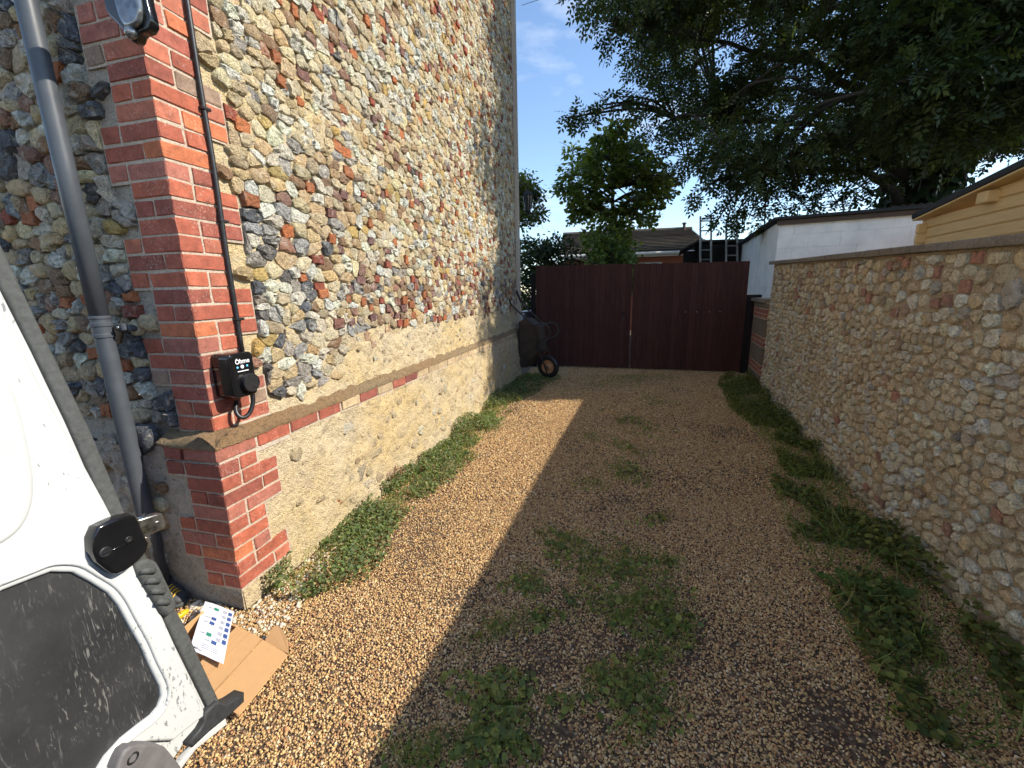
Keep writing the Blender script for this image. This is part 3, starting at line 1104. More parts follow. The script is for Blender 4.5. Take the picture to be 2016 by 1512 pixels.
tag(add('gate_post', V, Fs, M['board'], None, np.array([.016, .012, .012, 1]), base=True), 'dark post at the gate end beside the flint building', 'post')

# ================================================================== WHITE OUTBUILDING
def block_mat():
    m, t, b = new_mat('painted_blockwork')
    v = coord(t, 'World')
    n1 = noise(t, v, 3, 6, .6); n2 = noise(t, v, 30, 6, .7); n3 = noise(t, v, 90, 4, .7)
    f = ramp(t, [(.3, .82), (.7, 1.04)]); t.links.new(n1, f.inputs['Fac'])
    c = mixn(t, (.88, .87, .84), f.outputs['Color'], 1.0, 'MULTIPLY')
    p = ramp(t, [(.675, 0.0), (.70, .8)]); t.links.new(n2, p.inputs['Fac'])
    c = mixn(t, c, (.10, .09, .08), p.outputs['Color'])
    t.links.new(c, b.inputs['Base Color'])
    b.inputs['Roughness'].default_value = .85
    bump(t, b, n3, .6, .004)
    return m
M['block'] = block_mat()
M['felt'] = plain_mat('roof_felt', (.028, .03, .033), .9, 0, .3, 60, .003)
wo_c = np.array([4.78, 7.75, 0])
OD = np.array([math.sin(math.radians(116)), math.cos(math.radians(116)), 0])
OF = RU
ob = empty('white_outbuilding', wo_c, 'white painted blockwork outbuilding with dark low roof behind the garden wall', 'outbuilding')
WLOC[ob.name] = wo_c
OH, OLEN, OWID = 2.72, 4.1, 4.4
add('wall', box_pts(wo_c + OD * .01 + OF * .01, OD * (OWID - .02), OF * (OLEN - .02), Z * (OH - .03)), BOXF, M['mortar_q'], ob)
# blocks of the two walls in view
bz = 0
r = 0
while bz < OH - .05:
    hh = min(.225, OH - .02 - bz)
    for (O, D, N, LEN) in ((wo_c, OD, -OF, OWID), (wo_c + OF * OLEN, -OF, -OD, OLEN)):
        t = -(0.22 if r % 2 else 0)
        while t < LEN - .01:
            t0, t1 = max(t, 0), min(t + .45, LEN)
            if t1 - t0 > .03 and bz > .8:
                V, Fs = cbox(O + D * (t0 + .002) + Z * (bz + .002) + N * .006, D * (t1 - t0 - .0015), -N * .03, Z * (hh - .0015), .0018, .0006)
                add('block', V, Fs, M['block'], ob)
            t += .45
    bz += .225; r += 1
for (O, D, N, LEN) in ((wo_c, OD, -OF, OWID), (wo_c + OF * OLEN, -OF, -OD, OLEN)):
    add('wall_foot', box_pts(O + D * .004 + N * .001, D * (LEN - .008), -N * .02, Z * .9), BOXF, M['block'], ob)
V, Fs = cbox(wo_c - OD * .12 - OF * .14 + Z * (OH + .002), OD * (OWID + .3), OF * (OLEN + .25) + Z * -.02, Z * .05, .008, .003)
rf = add('roof', V, Fs, M['felt'], ob)
M['fascia'] = plain_mat('brown_fascia', (.09, .06, .045), .8, 0, .3, 30)
V, Fs = cbox(wo_c - OD * .05 - OF * .075 + Z * (OH - .075), OD * (OWID + .1), OF * .03, Z * .074, .004)
add('fascia', V, Fs, M['fascia'], ob)
n = 26
for i in range(n):
    V, Fs = lathe([(.03, 0), (.048, .02), (.05, .24)], wo_c + OD * (1.55 + i * .105) - OF * .02 + Z * (OH + .052), OF, 8)
    add('ridge_tile', V, Fs, M['fascia'], ob, None, True)

# ================================================================== LOG CABIN
def pine_mat():
    m, t, b = new_mat('pine_logs')
    v = coord(t, 'World', (1, 1, 14))
    n1 = noise(t, v, 3.0, 7, .65)
    f = ramp(t, [(.2, (.58, .37, .15)), (.55, (.70, .48, .22)), (.85, (.78, .57, .30))]); t.links.new(n1, f.inputs['Fac'])
    t.links.new(f.outputs['Color'], b.inputs['Base Color'])
    b.inputs['Roughness'].default_value = .6
    bump(t, b, n1, .3, .003)
    return m
M['pine'] = pine_mat()
cb0 = np.array([5.54, 5.83, 0])
CD = -RU                                   # along the gable towards the camera
CO = np.array([math.cos(YR), -math.sin(YR), 0])     # away from the driveway
cab = empty('log_cabin', cb0, 'yellow pine log cabin with black felt roof rising behind the garden wall', 'cabin')
WLOC[cab.name] = cb0
EAVE, RISE, HALF, LOGH = 2.40, 0.105, 2.9, .128
lz, k = 0.0, 0
while lz < EAVE + RISE * HALF - .02:
    ztop = lz + LOGH
    t0 = -.10 - .035 * (k % 2) if ztop < EAVE - .02 else max(-.10, (ztop - EAVE) / RISE - .55)
    t1 = 2 * HALF + .1 if ztop < EAVE - .02 else 2 * HALF - t0
    V, Fs = cbox(cb0 + CD * t0 + Z * (lz + .001), CD * (t1 - t0), CO * .05, Z * (LOGH - .002), .014, .001)
    add('log', V, Fs, M['pine'], cab)
    if ztop < EAVE - .02:
        V, Fs = cbox(cb0 - CO * .10 + CD * .001 + Z * (lz + LOGH / 2), CD * .05, CO * 3.3, Z * (LOGH - .002), .014, .001)
        add('log', V, Fs, M['pine'], cab)
    lz += LOGH; k += 1
for sg in (1, -1):
    a = cb0 + CD * (-.05 if sg > 0 else 2 * HALF + .05) - CO * .13 + Z * (EAVE + .012)
    e = CD * sg * (HALF + .05) + Z * RISE * (HALF + .05)
    V, Fs = cbox(a, e, CO * 3.6, Z * .022, .004)
    add('roof_boards', V, Fs, M['pine'], cab)
    V, Fs = cbox(a + Z * .024 - CO * .015, e, CO * 3.63, Z * .075, .012)
    add('roof_plane', V, Fs, M['felt'], cab)
for tt in (1.24, 2.9, 4.6):
    hz = EAVE + RISE * min(tt, 2 * HALF - tt)
    V, Fs = cbox(cb0 + CD * (tt - .09) - CO * .10 + Z * (hz - .125), CD * .17, CO * 3.4, Z * .122, .010)
    add('purlin', V, Fs, M['pine'], cab)

# ================================================================== BACKGROUND: bungalow, dark shed, ladders
M['bung_brick'] = brick_mat('bungalow_brick', .15)
M['tile'] = plain_mat('concrete_roof_tile', (.12, .10, .08), .95, 0, .35, 9, .01)
M['white_trim'] = plain_mat('white_trim', (.75, .75, .74), .5, 0, .05, 5)
M['glass'] = plain_mat('dark_window_glass', (.03, .035, .04), .08, 0, .2, 3)
def bungalow(px0, px1, eave_py, ridge_py, Y, zname, label, name='bungalow'):
    a = at_depth(px0, eave_py, Y); b = at_depth(px1, eave_py, Y - .9)
    ze = a[2]
    b[2] = ze
    D = b - a; D[2] = 0; LEN = np.linalg.norm(D); D /= LEN
    N = np.array([D[1], -D[0], 0]);  N = N if N[1] < 0 else -N
    root_loc = np.array([(a[0] + b[0]) / 2, (a[1] + b[1]) / 2, 0])
    t = empty(name, root_loc, label, 'house')
    WLOC[t.name] = root_loc
    dep = 7.0
    zr = at_depth((px0 + px1) / 2, ridge_py, Y + 3.4)[2]
    A0 = np.array([a[0], a[1], 0])
    add('wall', box_pts(A0 - N * .35, D * LEN, -N * (dep - .7), Z * (ze - .02)), BOXF, M['bung_brick'], t, np.array([.40, .135, .075, 1]))
    ra = A0 + Z * ze + N * .1 - D * .2
    rise = zr - ze
    slope = -N * (dep / 2 + .1) + Z * rise
    V, Fs = cbox(ra, D * (LEN + .4), slope, Z * .05, .004)
    add('roof', V, Fs, M['tile'], t)
    V, Fs = cbox(ra - N * (dep + .2), D * (LEN + .4), N * (dep / 2 + .1) + Z * rise, Z * .05, .004)
    add('roof', V, Fs, M['tile'], t)
    nrow = 14
    for i in range(nrow):
        f = i / nrow
        V, Fs = cbox(ra + slope * f + Z * (.052 + .03), D * (LEN + .4), slope / nrow * .99 - Z * .05, Z * .03, .004, .001)
        add('tile_course', V, Fs, M['tile'], t)
    V, Fs = tube([ra + slope + Z * .09, ra + slope + Z * .09 + D * (LEN + .4)], .09, 8)
    add('ridge', V, Fs, M['tile'], t)
    V, Fs = cbox(ra - Z * .17 + N * .02, D * (LEN + .4), N * .03, Z * .17, .004)
    add('fascia', V, Fs, M['white_trim'], t)
    V, Fs = tube([ra - Z * .06 + N * .11, ra - Z * .06 + N * .11 + D * (LEN + .4)], .06, 8)
    add('gutter', V, Fs, M['white_trim'], t)
    return t, A0, D, N, LEN, ze
bt, A0, D, N, LEN, ze = bungalow(1110, 1392, 503, 462, 17.0, None, 'low red brick bungalow with grey tiled roof beyond the gate')
for t0, w in ((LEN * .35, 1.9), (LEN * .86, 1.1)):
    V, Fs = cbox(A0 - N * .345 + D * t0 + Z * (ze - 1.35), D * w, N * .03, Z * 1.0, .004)
    wn = add('window', V, Fs, M['white_trim'], bt)
    k = 3 if w > 1.5 else 2
    for i in range(k):
        V, Fs = cbox(A0 - N * .325 + D * (t0 + .06 + i * (w - .08) / k) + Z * (ze - 1.30), D * ((w - .08) / k - .06), N * .014, Z * .9, .003)
        add('pane', V, Fs, M['glass'], wn)
V, Fs = lathe([(.06, 0), (.06, .35), (.09, .36), (.09, .42), (0, .44)], A0 - N * 3.4 + D * (LEN - .15) + Z * (at_depth(1382, 458, 20.4)[2] - .1), Z, 10)
add('flue', V, Fs, M['fascia'], bt)
# dark shed
M['shed_board'] = plain_mat('tarred_boards', (.022, .022, .022), .85, 0, .4, 15, .004, .3, 'World', (1, 1, .2))
sA = at_depth(1372, 520, 12.2); sA[2] = 0
sD = np.array([math.sin(math.radians(96)), math.cos(math.radians(96)), 0]); sF = RU
sh = empty('dark_shed', sA, 'black boarded lean-to shed behind the gate with ladders against it', 'shed')
WLOC[sh.name] = sA
hz = at_depth(1380, 474, 12.2)[2]
hl = at_depth(1345, 492, 13.4)[2]
add('wall', box_pts(sA, sD * 2.6, sF * 2.4, Z * (hz - .12)), BOXF, M['shed_board'], sh)
for i in range(20):
    V, Fs = cbox(sA + sD * (i * .13 + .003) - sF * .018, sD * .122, sF * .016, Z * (hz - .1), .003)
    add('board', V, Fs, M['shed_board'], sh)
p0 = sA + Z * hz - sF * .15 - sD * .04
lft = at_depth(1338, 494, 12.6)
V = np.array([p0, p0 + sD * 2.8, p0 + sD * 2.8 + sF * 2.6, p0 + sF * 2.6])
V = np.vstack([V, V - Z * .06])
add('roof', V, BOXF, M['felt'], sh)
e = lft - p0
V = np.array([p0 - sD * .002, p0 + e, p0 + e + sF * 1.4, p0 - sD * .002 + sF * 1.5]); V = np.vstack([V, V - Z * .05])
add('side_roof', V, BOXF, M['felt'], sh)
sl = sA - sD * .36 + sF * .3
add('side_wall', box_pts(sl, sD * .35, sF * 1.0, Z * (lft[2] - .02)), BOXF, M['shed_board'], sh)
# ladders
def ladder(pxl, pxr, pyt, Y, label):
    a, b = at_depth(pxl, pyt, Y), at_depth(pxr, pyt - 3, Y)
    b[2] = a[2]
    X = b - a; W = np.linalg.norm(X); X /= W
    back = np.array([-X[1], X[0], 0])
    if back[1] < 0: back = -back
    top = a[2]
    foot = a - back * .55 - Z * top
    root = foot + X * W / 2
    t = empty('ladder', root, label, 'ladder', 'ladders against the dark shed')
    WLOC[t.name] = root
    up = (a - foot); ln = np.linalg.norm(up); up /= ln
    for q in (0, W):
        V, Fs = cbox(foot + X * (q - .016), X * .032, back * .06, up * ln, .004)
        add('rail', V, Fs, M['alu'], t)
    h = ln - .13
    while h > .1:
        V, Fs = tube([foot + X * .012 + up * h + back * .03, foot + X * (W - .012) + up * h + back * .03], .017, 8)
        add('rung', V, Fs, M['alu'], t)
        h -= .25
ladder(1380, 1401.5, 425, 11.6, 'left and taller of two grey ladders standing behind the gate')
ladder(1431, 1453, 436, 11.6, 'right and shorter of two grey ladders standing behind the gate')

# ================================================================== THINGS ON THE FLINT BUILDING
# ---- drainpipe
pv, pd, pr = 0.490, 0.045, 0.0365
pc = LF(pv, 0, pd)
dp = empty('drainpipe', pc, 'grey plastic drainpipe on the shaded face of the flint building', 'drainpipe')
WLOC[dp.name] = pc
V, Fs = tube([LF(pv, z, pd) for z in (0.0, .5, 1.0, 1.5, 1.52)], pr, 28)
add('pipe_length', V, Fs, M['pvc'], dp, None, True)
V, Fs = tube([LF(pv, z, pd) for z in (1.50, 2.2, 3.0, 4.5)], pr * .985, 28)
add('pipe_length', V, Fs, M['pvc'], dp, None, True)
V, Fs = lathe([(pr * .95, 0), (pr * 1.12, .004), (pr * 1.12, .018), (pr * 1.04, .022), (pr * 1.04, .052), (pr * 1.14, .056), (pr * 1.14, .07), (pr * 1.02, .074), (pr * 1.02, .086), (pr * 1.1, .09), (pr * 1.1, .1), (pr * .95, .104)], LF(pv, 1.435, pd), Z, 28)
add('collar', V, Fs, M['pvc'], dp, None, False)
V, Fs = cbox(LF(pv - .045, 1.465, pd - .02), LN * .055, LU * .02, Z * .035, .006)
br = add('bracket', V, Fs, M['pvc'], dp)
V, Fs = lathe([(0, 0), (.008, 0), (.007, .006), (0, .007)], LF(pv - .075, 1.482, pd - .018), -LU, 10)
add('screw', V, Fs, M['steel'], br, None, True)
V, Fs = cbox(LF(pv - .005, 1.46, pd - .05), LN * .09, LU * .06, Z * .03, .006)
add('bracket_arm', V, Fs, M['pvc'], dp)

# ---- charger
ch0 = RF(.162, 1.234, -INS)
ch = empty('car_charger', ch0, 'black wall charger with round socket cover on the sunlit brick corner', 'charger')
WLOC[ch.name] = ch0
fr = lambda d: (RF(.162, 1.234, d), LU, Z, LN)
def rrect(w, h, r, n=6):
    out = []
    for cx, cy, a0 in ((w / 2 - r, h / 2 - r, 0), (-w / 2 + r, h / 2 - r, 90), (-w / 2 + r, -h / 2 + r, 180), (w / 2 - r, -h / 2 + r, 270)):
        for k in range(n + 1):
            a = math.radians(a0 + 90 * k / n)
            out.append((cx + r * math.cos(a), cy + r * math.sin(a)))
    return out
CH_F = .058
mid = (-INS + .003 + CH_F) / 2
curve_slab('body', [rrect(.126, .206, .018)], fr(mid), (CH_F + INS - .003) / 2, .006, M['black_gloss'], ch, 3)
curve_slab('front_panel', [rrect(.114, .194, .015)], fr(CH_F), .0022, .0015, M['black_gloss'], ch, 2)
sx, sz = .018, -.042
sock = RF(.162 + sx, 1.234 + sz, CH_F)
V, Fs = lathe([(.044, .001), (.046, .004), (.046, .024), (.0445, .028), (.040, .0285), (.039, .026), (0, .026)], sock, LN, 36)
sc_ = add('socket_cover', V, Fs, M['black_plastic'], ch, None, False)
def emis(name, c, s):
    m, t, b = new_mat(name)
    b.inputs['Base Color'].default_value = tuple(c) + (1,)
    b.inputs['Emission Color'].default_value = tuple(c) + (1,)
    b.inputs['Emission Strength'].default_value = s
    return m
M['led_w'] = plain_mat('white_marking', (.85, .82, .85), .4, 0, .02)
M['led_b'] = emis('blue_light', (.10, .45, .75), .5)
M['led_c'] = emis('white_light', (.95, .88, .95), .8)
for (x, z_, r, mt) in ((-.028, .040, .0052, 'led_b'), (-.001, .041, .0085, 'led_c'), (.027, .042, .0052, 'led_b')):
    V, Fs = lathe([(r, .002), (r * .9, .0034), (0, .0036)], RF(.162 + x, 1.234 + z_, CH_F), LN, 18)
    add('status_light', V, Fs, M[mt], ch, None, True)
curve_slab('status_bar', [rrect(.062, .0036, .0015, 3)], (RF(.162, 1.234 + .020, CH_F + .0028), LU, Z, LN), .0005, .0002, M['led_w'], ch, 1)
# lettering on the panel
def text_part(name, body, size, origin, X, Y, N, mat, parent):
    cu = bpy.data.curves.new(name, 'FONT')
    cu.body = body
    cu.size = size
    cu.extrude = .0004
    cu.offset = size * .012
    tmp = bpy.data.objects.new('tmp_text', cu)
    me = bpy.data.meshes.new_from_object(tmp)
    bpy.data.objects.remove(tmp); bpy.data.curves.remove(cu)
    co = np.empty(len(me.vertices) * 3, np.float32)
    me.vertices.foreach_get('co', co)
    co = co.reshape(-1, 3).astype(float)
    W = np.asarray(origin) + co[:, :1] * X + co[:, 1:2] * Y + co[:, 2:] * N
    c = W.mean(0)
    me.vertices.foreach_set('co', (W - c).astype(np.float32).ravel())
    me.update(); me.materials.clear(); me.materials.append(mat); me.name = name
    o = bpy.data.objects.new(name, me)
    COL.objects.link(o)
    o.parent = parent; o.location = tuple(c - wloc(parent)); WLOC[o.name] = c
    return o
lo = RF(.162 - .036, 1.234 + .058, CH_F + .0028)
text_part('lettering', 'hme', .032, lo + LU * .0225, LU * 1.02, Z, LN, M['led_w'], ch)
V, Fs = lathe([(.0075, -.0003), (.0115, -.0003), (.0115, .0006), (.0075, .0006), (.0075, -.0003)], lo + LU * .0105 + Z * .0095, LN, 24)
add('letter_ring', V, Fs, M['led_w'], ch)
V, Fs = cbox(lo + LU * .0045 + Z * .018, LU * .007 + Z * .005, Z * .0035 - LU * .001, LN * .0008, .0002)
add('letter_tick', V, Fs, M['led_w'], ch)
# short cable loop under it
cab_pts = [px_RF(x, y, d) + (d,) for x, y, d in ((497, 772, .03), (498, 792, .03), (492, 812, .025), (480, 822, .015), (469, 818, 0), (464, 806, -.015), (466, 790, -.03))]
V, Fs = tube(smooth_path([RF(s_, z_, d_) for s_, z_, d_ in cab_pts]), .0105, 12)
add('cable_loop', V, Fs, M['black_plastic'], ch, None, True)

# ---- conduit cable with clips
cd0 = RF(.268, 1.32, -INS)
cdt = empty('supply_cable', cd0, 'black supply cable clipped straight up the brick corner above the charger', 'cable')
WLOC[cdt.name] = cd0
cz = np.linspace(1.30, 4.4, 30)
V, Fs = tube([RF(.268 + .004 * math.sin(z * 3.1) + .002 * math.sin(z * 9), z, -INS + .016 + .002 * math.sin(z * 7)) for z in cz], .0115, 12)
add('cable_run', V, Fs, M['black_plastic'], cdt, None, True)
for z in (1.50, 1.97, 2.46, 2.95):
    V, Fs = cbox(RF(.252, z - .008, -INS + .004), LU * .046, LN * .026, Z * .014, .003)
    add('cable_clip', V, Fs, M['black_plastic'], cdt)

# ---- lamp at the top of the corner
lm0 = LF(-.02, 2.75, 0)
M['lamp_glass'] = plain_mat('cloudy_lamp_glass', (.20, .21, .22), .06, .6, .5, 30)
lmp = empty('wall_lamp', lm0, 'glossy dark lamp with pointed foot fixed at the top of the brick corner', 'lamp')
WLOC[lmp.name] = lm0
LMD = .10
lfr = (LC - LU * LMD, -LN, Z, -LU)
pts = [(205, -40), (205, 0), (212, 24), (231, 41), (250, 66), (257, 76), (265, 78), (270, 60), (293, 53), (289, 24), (282, 0), (278, -40)]
outl = [px_LF(x, y, LMD) for x, y in pts]
top = max(p[1] for p in outl) + .16
outl = [(outl[0][0], top)] + outl[1:-1] + [(outl[-1][0], top)]
curve_slab('housing', [round_loop(outl, 1)], (LC - LU * (LMD - .018), -LN, Z, -LU), .018, .008, M['black_gloss'], lmp, 2)
gl = [px_LF(x, y, LMD) for x, y in ((232, -20), (240, 20), (252, 48), (264, 52), (279, 42), (276, 0), (272, -20))]
gl = [(gl[0][0], top - .03)] + gl[1:-1] + [(gl[-1][0], top - .03)]
curve_slab('glass', [round_loop(gl, 2)], (LC - LU * (LMD + .004), -LN, Z, -LU), .014, .012, M['lamp_glass'], lmp, 4, True)
V, Fs = lathe([(0, 0), (.02, .003), (.022, .02), (.012, .034), (0, .036)], LF(*px_LF(262, 66, LMD), LMD - .01), -LU, 16)
add('foot_clip', V, Fs, M['lamp_glass'], lmp, None, True)
V, Fs = cbox(LF(.10, 2.80, -.05), LN * .06, -LU * .12, Z * .08, .006)
add('wall_plate', V, Fs, M['black_plastic'], lmp)

# ---- lantern on the far end
lt0 = RF(WALL_LEN + .22, 3.05, .10)
ltn = empty('lantern', lt0, 'small black lantern hanging at the far end of the flint building', 'lantern')
WLOC[ltn.name] = lt0
V, Fs = tube(smooth_path([RF(WALL_LEN - .02, 3.42, .0), RF(WALL_LEN + .12, 3.5, .05), RF(WALL_LEN + .22, 3.46, .10), RF(WALL_LEN + .22, 3.4, .10)]), .012, 8)
add('arm', V, Fs, M['iron'], ltn, None, True)
V, Fs = lathe([(.012, .38), (.03, .35), (.11, .28), (.115, .265), (.0, .265)], lt0, Z, 6)
add('cap', V, Fs, M['iron'], ltn)
V, Fs = lathe([(.03, -.02), (.06, 0), (.06, .01), (0, .01)], lt0, Z, 6)
add('base', V, Fs, M['iron'], ltn)
V, Fs = lathe([(.056, .012), (.095, .262)], lt0, Z, 6)
add('pane', V, Fs, M['glass'], ltn)
for k in range(6):
    a = k * math.pi / 3
    e = np.array([math.cos(a), math.sin(a), 0])
    V, Fs = tube([lt0 + e * .058 + Z * .01, lt0 + e * .098 + Z * .265], .006, 5)
    add('bar', V, Fs, M['iron'], ltn)

# ================================================================== WHITE VAN (only its open rear door is in the picture)
YD = math.radians(14.0)
DU = np.array([math.sin(YD), math.cos(YD), 0]); DN = np.array([math.cos(YD), -math.sin(YD), 0])
DA = np.array([-.76, .903, 0])
def px_D(px, py, off=0.0):
    q = on_plane(px, py, DA + DN * off, DN); return ((q - DA) @ DU, q[2])
DFR = lambda off: (DA + DN * off, DU, Z, DN)
def paint_mat():
    m, t, b = new_mat('chipped_white_paint')
    v = coord(t, 'World', (1, 1, 1), (.3, .5, .2))
    n1 = noise(t, v, 2.5, 4, .6); n2 = noise(t, coord(t, 'World', (1, 2.2, .8), (.5, .2, .9)), 62, 7, .62); n3 = noise(t, v, 4, 2, .5)
    f = ramp(t, [(.3, .88), (.7, 1.03)]); t.links.new(n1, f.inputs['Fac'])
    c = mixn(t, (.56, .57, .56), f.outputs['Color'], 1.0, 'MULTIPLY')
    g = ramp(t, [(.47, 0.0), (.64, .13)]); t.links.new(n3, g.inputs['Fac'])
    s = t.nodes.new('ShaderNodeMath'); s.operation = 'ADD'
    t.links.new(n2, s.inputs[0]); t.links.new(g.outputs['Color'], s.inputs[1])
    p = ramp(t, [(.70, 0.0), (.72, .85)]); t.links.new(s.outputs[0], p.inputs['Fac'])
    c = mixn(t, c, (.16, .165, .17), p.outputs['Color'])
    t.links.new(c, b.inputs['Base Color'])
    b.inputs['Roughness'].default_value = .35
    b.inputs['Coat Weight'].default_value = .25
    return m
M['van_paint'] = paint_mat()
def liner_mat():
    m, t, b = new_mat('scuffed_black_liner')
    v = coord(t, 'World')
    n1 = noise(t, v, 5, 6, .65)
    vs = coord(t, 'World', (130, 130, 12), (0.25, .9, 0))
    n2 = noise(t, coord(t, 'World', (1, 1, .6), (.3, .5, 0)), 55, 6, .8)
    vs2 = coord(t, 'World', (120, 120, 16), (.9, -.7, .3))
    n4 = noise(t, vs2, 1.0, 3, .6)
    n4.node.inputs['Distortion'].default_value = 2.2
    n3 = noise(t, v, 7, 3, .6)
    f = ramp(t, [(.3, 0.0), (.75, 1.0)]); t.links.new(n1, f.inputs['Fac'])
    c = mixn(t, (.016, .017, .018), (.045, .045, .045), f.outputs['Color'])
    a = ramp(t, [(.56, 0.0), (.80, .45)]); t.links.new(n2, a.inputs['Fac'])
    a2 = ramp(t, [(.58, 0.0), (.68, .8)]); t.links.new(n4, a2.inputs['Fac'])
    k = ramp(t, [(.42, 0.0), (.58, 1.0)]); t.links.new(n3, k.inputs['Fac'])
    s = mixn(t, a2.outputs['Color'], k.outputs['Color'], 1.0, 'MULTIPLY')
    c = mixn(t, c, (.13, .13, .125), a.outputs['Color'])
    c = mixn(t, c, (.20, .195, .18), s)
    t.links.new(c, b.inputs['Base Color'])
    b.inputs['Roughness'].default_value = .5
    bump(t, b, n2, .25, .001)
    return m
M['liner'] = liner_mat()
van0 = DA - DU * 2.9 - LN * 0.85
van = empty('parked_van', van0, 'white van with its scratched rear door open at the left edge', 'van')
WLOC[van.name] = van0
door = empty('rear_door', DA - DU * .78 + Z * .5)
door.parent = van
WLOC[door.name] = DA - DU * .78 + Z * .5
door.location = tuple(WLOC[door.name] - van0)
door['label'] = 'open white rear door with black lower lining and latch'
HT = -.80                                              # hinge edge
Ptop = lambda t: (t, 1.78)
e_in = [px_D(x, y) for x, y in ((0, 561), (66, 692), (132, 830), (205, 996), (297, 1171), (352, 1280), (408, 1395), (401, 1419), (392, 1437), (372, 1459), (347, 1496))]
t_up = e_in[0][0] - .012
bottom = e_in[-1]
flange = [(HT, 1.78), (t_up, 1.78)] + e_in + [(HT, bottom[1] - .004)]
curve_slab('door_flange', [flange], DFR(-.020), .010, .003, M['van_paint'], door, 2)
e_mid = [px_D(x, y) for x, y in ((0, 622), (66, 751), (132, 870), (198, 989), (262, 1110), (315, 1219), (372, 1347), (396, 1395), (398, 1408), (369, 1430), (342, 1452), (292, 1454), (262, 1466), (238, 1484), (208, 1512), (190, 1540))]
lin = [px_D(x, y, -.004) for x, y in ((0, 1156), (60, 1133), (98, 1119), (143, 1120), (179, 1139), (214, 1161), (235, 1186), (253, 1219), (280, 1267), (298, 1308), (317, 1346), (321, 1366), (314, 1390), (297, 1411), (268, 1433), (238, 1457), (208, 1490), (190, 1520))]
lb = lin[-1]
lin = lin + [(HT + .10, lb[1] - .05), (HT + .06, lb[1] + .1), (HT + .06, lin[0][1] - .08), (HT + .12, lin[0][1] - .03)]
mt = e_mid[0][0] - .012
panel = [(HT + .01, 1.765), (mt, 1.765)] + e_mid + [(HT + .01, e_mid[-1][1] - .06)]
hole = lin[::-1]
curve_slab('inner_panel', [panel, hole], DFR(-.006), .008, .0055, M['van_paint'], door, 4, False)
def grow(lp, k):
    P = np.array(lp); c = P.mean(0)
    n = len(P); out = []
    for i in range(n):
        e = P[(i + 1) % n] - P[i - 1]; nn = np.array([e[1], -e[0]]); nn /= np.linalg.norm(nn) + 1e-9
        if nn @ (P[i] - c) < 0: nn = -nn
        out.append(tuple(P[i] + nn * k))
    return out
curve_slab('liner', [grow(lin, .004)], DFR(-.010), .004, .002, M['liner'], door, 1)
# pressed lip around the liner
lipP = smooth_path([DA + DU * a + Z * b + DN * .003 for a, b in grow(lin, .009)] + [DA + DU * grow(lin, .009)[0][0] + Z * grow(lin, .009)[0][1] + DN * .003], 3)
V, Fs = tube(lipP, .0042, 8)
add('panel_lip', V, Fs, M['van_paint'], door, None, True)
# swelling in the upper panel
dent = [px_D(x, y, .0) for x, y in ((-40, 690), (0, 745), (22, 800), (44, 890), (54, 960), (46, 1010), (20, 1050), (-40, 1080))]
curve_slab('pressed_panel', [round_loop(dent, 2)], DFR(-.004), .010, .009, M['van_paint'], door, 5, True)
# seal along the free edge
s_out = [px_D(x, y, -.012) for x, y in ((0, 505), (13, 533), (76, 665), (165, 844), (228, 992), (262, 1065), (302, 1140), (354, 1231), (390, 1310), (425, 1384))]
s_in = [px_D(x, y, -.012) for x, y in ((0, 556), (66, 688), (132, 826), (205, 992), (297, 1167), (352, 1276), (410, 1394))]
seal = [(s_out[0][0] - .02, 1.78)] + s_out + s_in[::-1] + [(s_in[0][0] - .012, 1.78)]
curve_slab('edge_seal', [seal], DFR(-.016), .012, .005, M['rubber'], door, 3)
# ribs across the seal
for (x0, y0), (x1, y1), k0, k1 in (((0, 505), (228, 992), 0, 60),):
    pass
# lower corner rubber
low = [px_D(x, y, .0) for x, y in ((423, 1385), (437, 1390), (455, 1382), (474, 1369), (474, 1380), (456, 1397), (438, 1412), (408, 1436), (378, 1464), (373, 1459), (392, 1437), (402, 1419), (403, 1404))]
curve_slab('corner_seal', [low], DFR(-.012), .02, .006, plain_mat('dark_rubber', (.03, .031, .032), .6, 0, .3, 70, .001), door, 2)
# ribbed buffer
rib = [px_D(x, y, .0) for x, y in ((266, 1113), (278, 1106), (294, 1110), (303, 1124), (310, 1140), (318, 1156), (328, 1176), (336, 1196), (322, 1207), (300, 1170))]
curve_slab('buffer', [round_loop(rib, 1)], DFR(-.004), .016, .008, M['rubber'], door, 3)
for (x0, y0, x1, y1) in ((277, 1124, 304, 1124), (288, 1143, 313, 1144), (298, 1163, 323, 1165), (309, 1184, 332, 1186)):
    a, b = px_D(x0, y0, .012), px_D(x1, y1, .012)
    V, Fs = tube([DA + DU * a[0] + Z * a[1] + DN * .012, DA + DU * b[0] + Z * b[1] + DN * .012], .0065, 8)
    add('buffer_rib', V, Fs, M['rubber'], door, None, True)
# latch
lat = [px_D(x, y, .02) for x, y in ((186, 1045), (217, 1029), (250, 1017), (262, 1021), (274, 1053), (288, 1077), (261, 1107), (231, 1125), (219, 1121), (189, 1095))]
curve_slab('latch_cover', [round_loop(lat, 1)], DFR(.012), .014, .006, M['black_gloss'], door, 3)
for x, y, r in ((207, 1087, .008), (253, 1062, .005)):
    a = px_D(x, y, .026)
    V, Fs = lathe([(r * 1.3, 0), (r * 1.3, .002), (r, .003), (r * .5, .001), (0, .001)], DA + DU * a[0] + Z * a[1] + DN * .0255, DN, 14)
    add('screw_recess', V, Fs, M['black_plastic'], door, None, True)
a, b = px_D(200, 1092, .026), px_D(262, 1065, .026)
V, Fs = tube([DA + DU * a[0] + Z * a[1] + DN * .0262, DA + DU * b[0] + Z * b[1] + DN * .0262], .0022, 6)
add('cover_rib', V, Fs, M['black_gloss'], door, None, True)
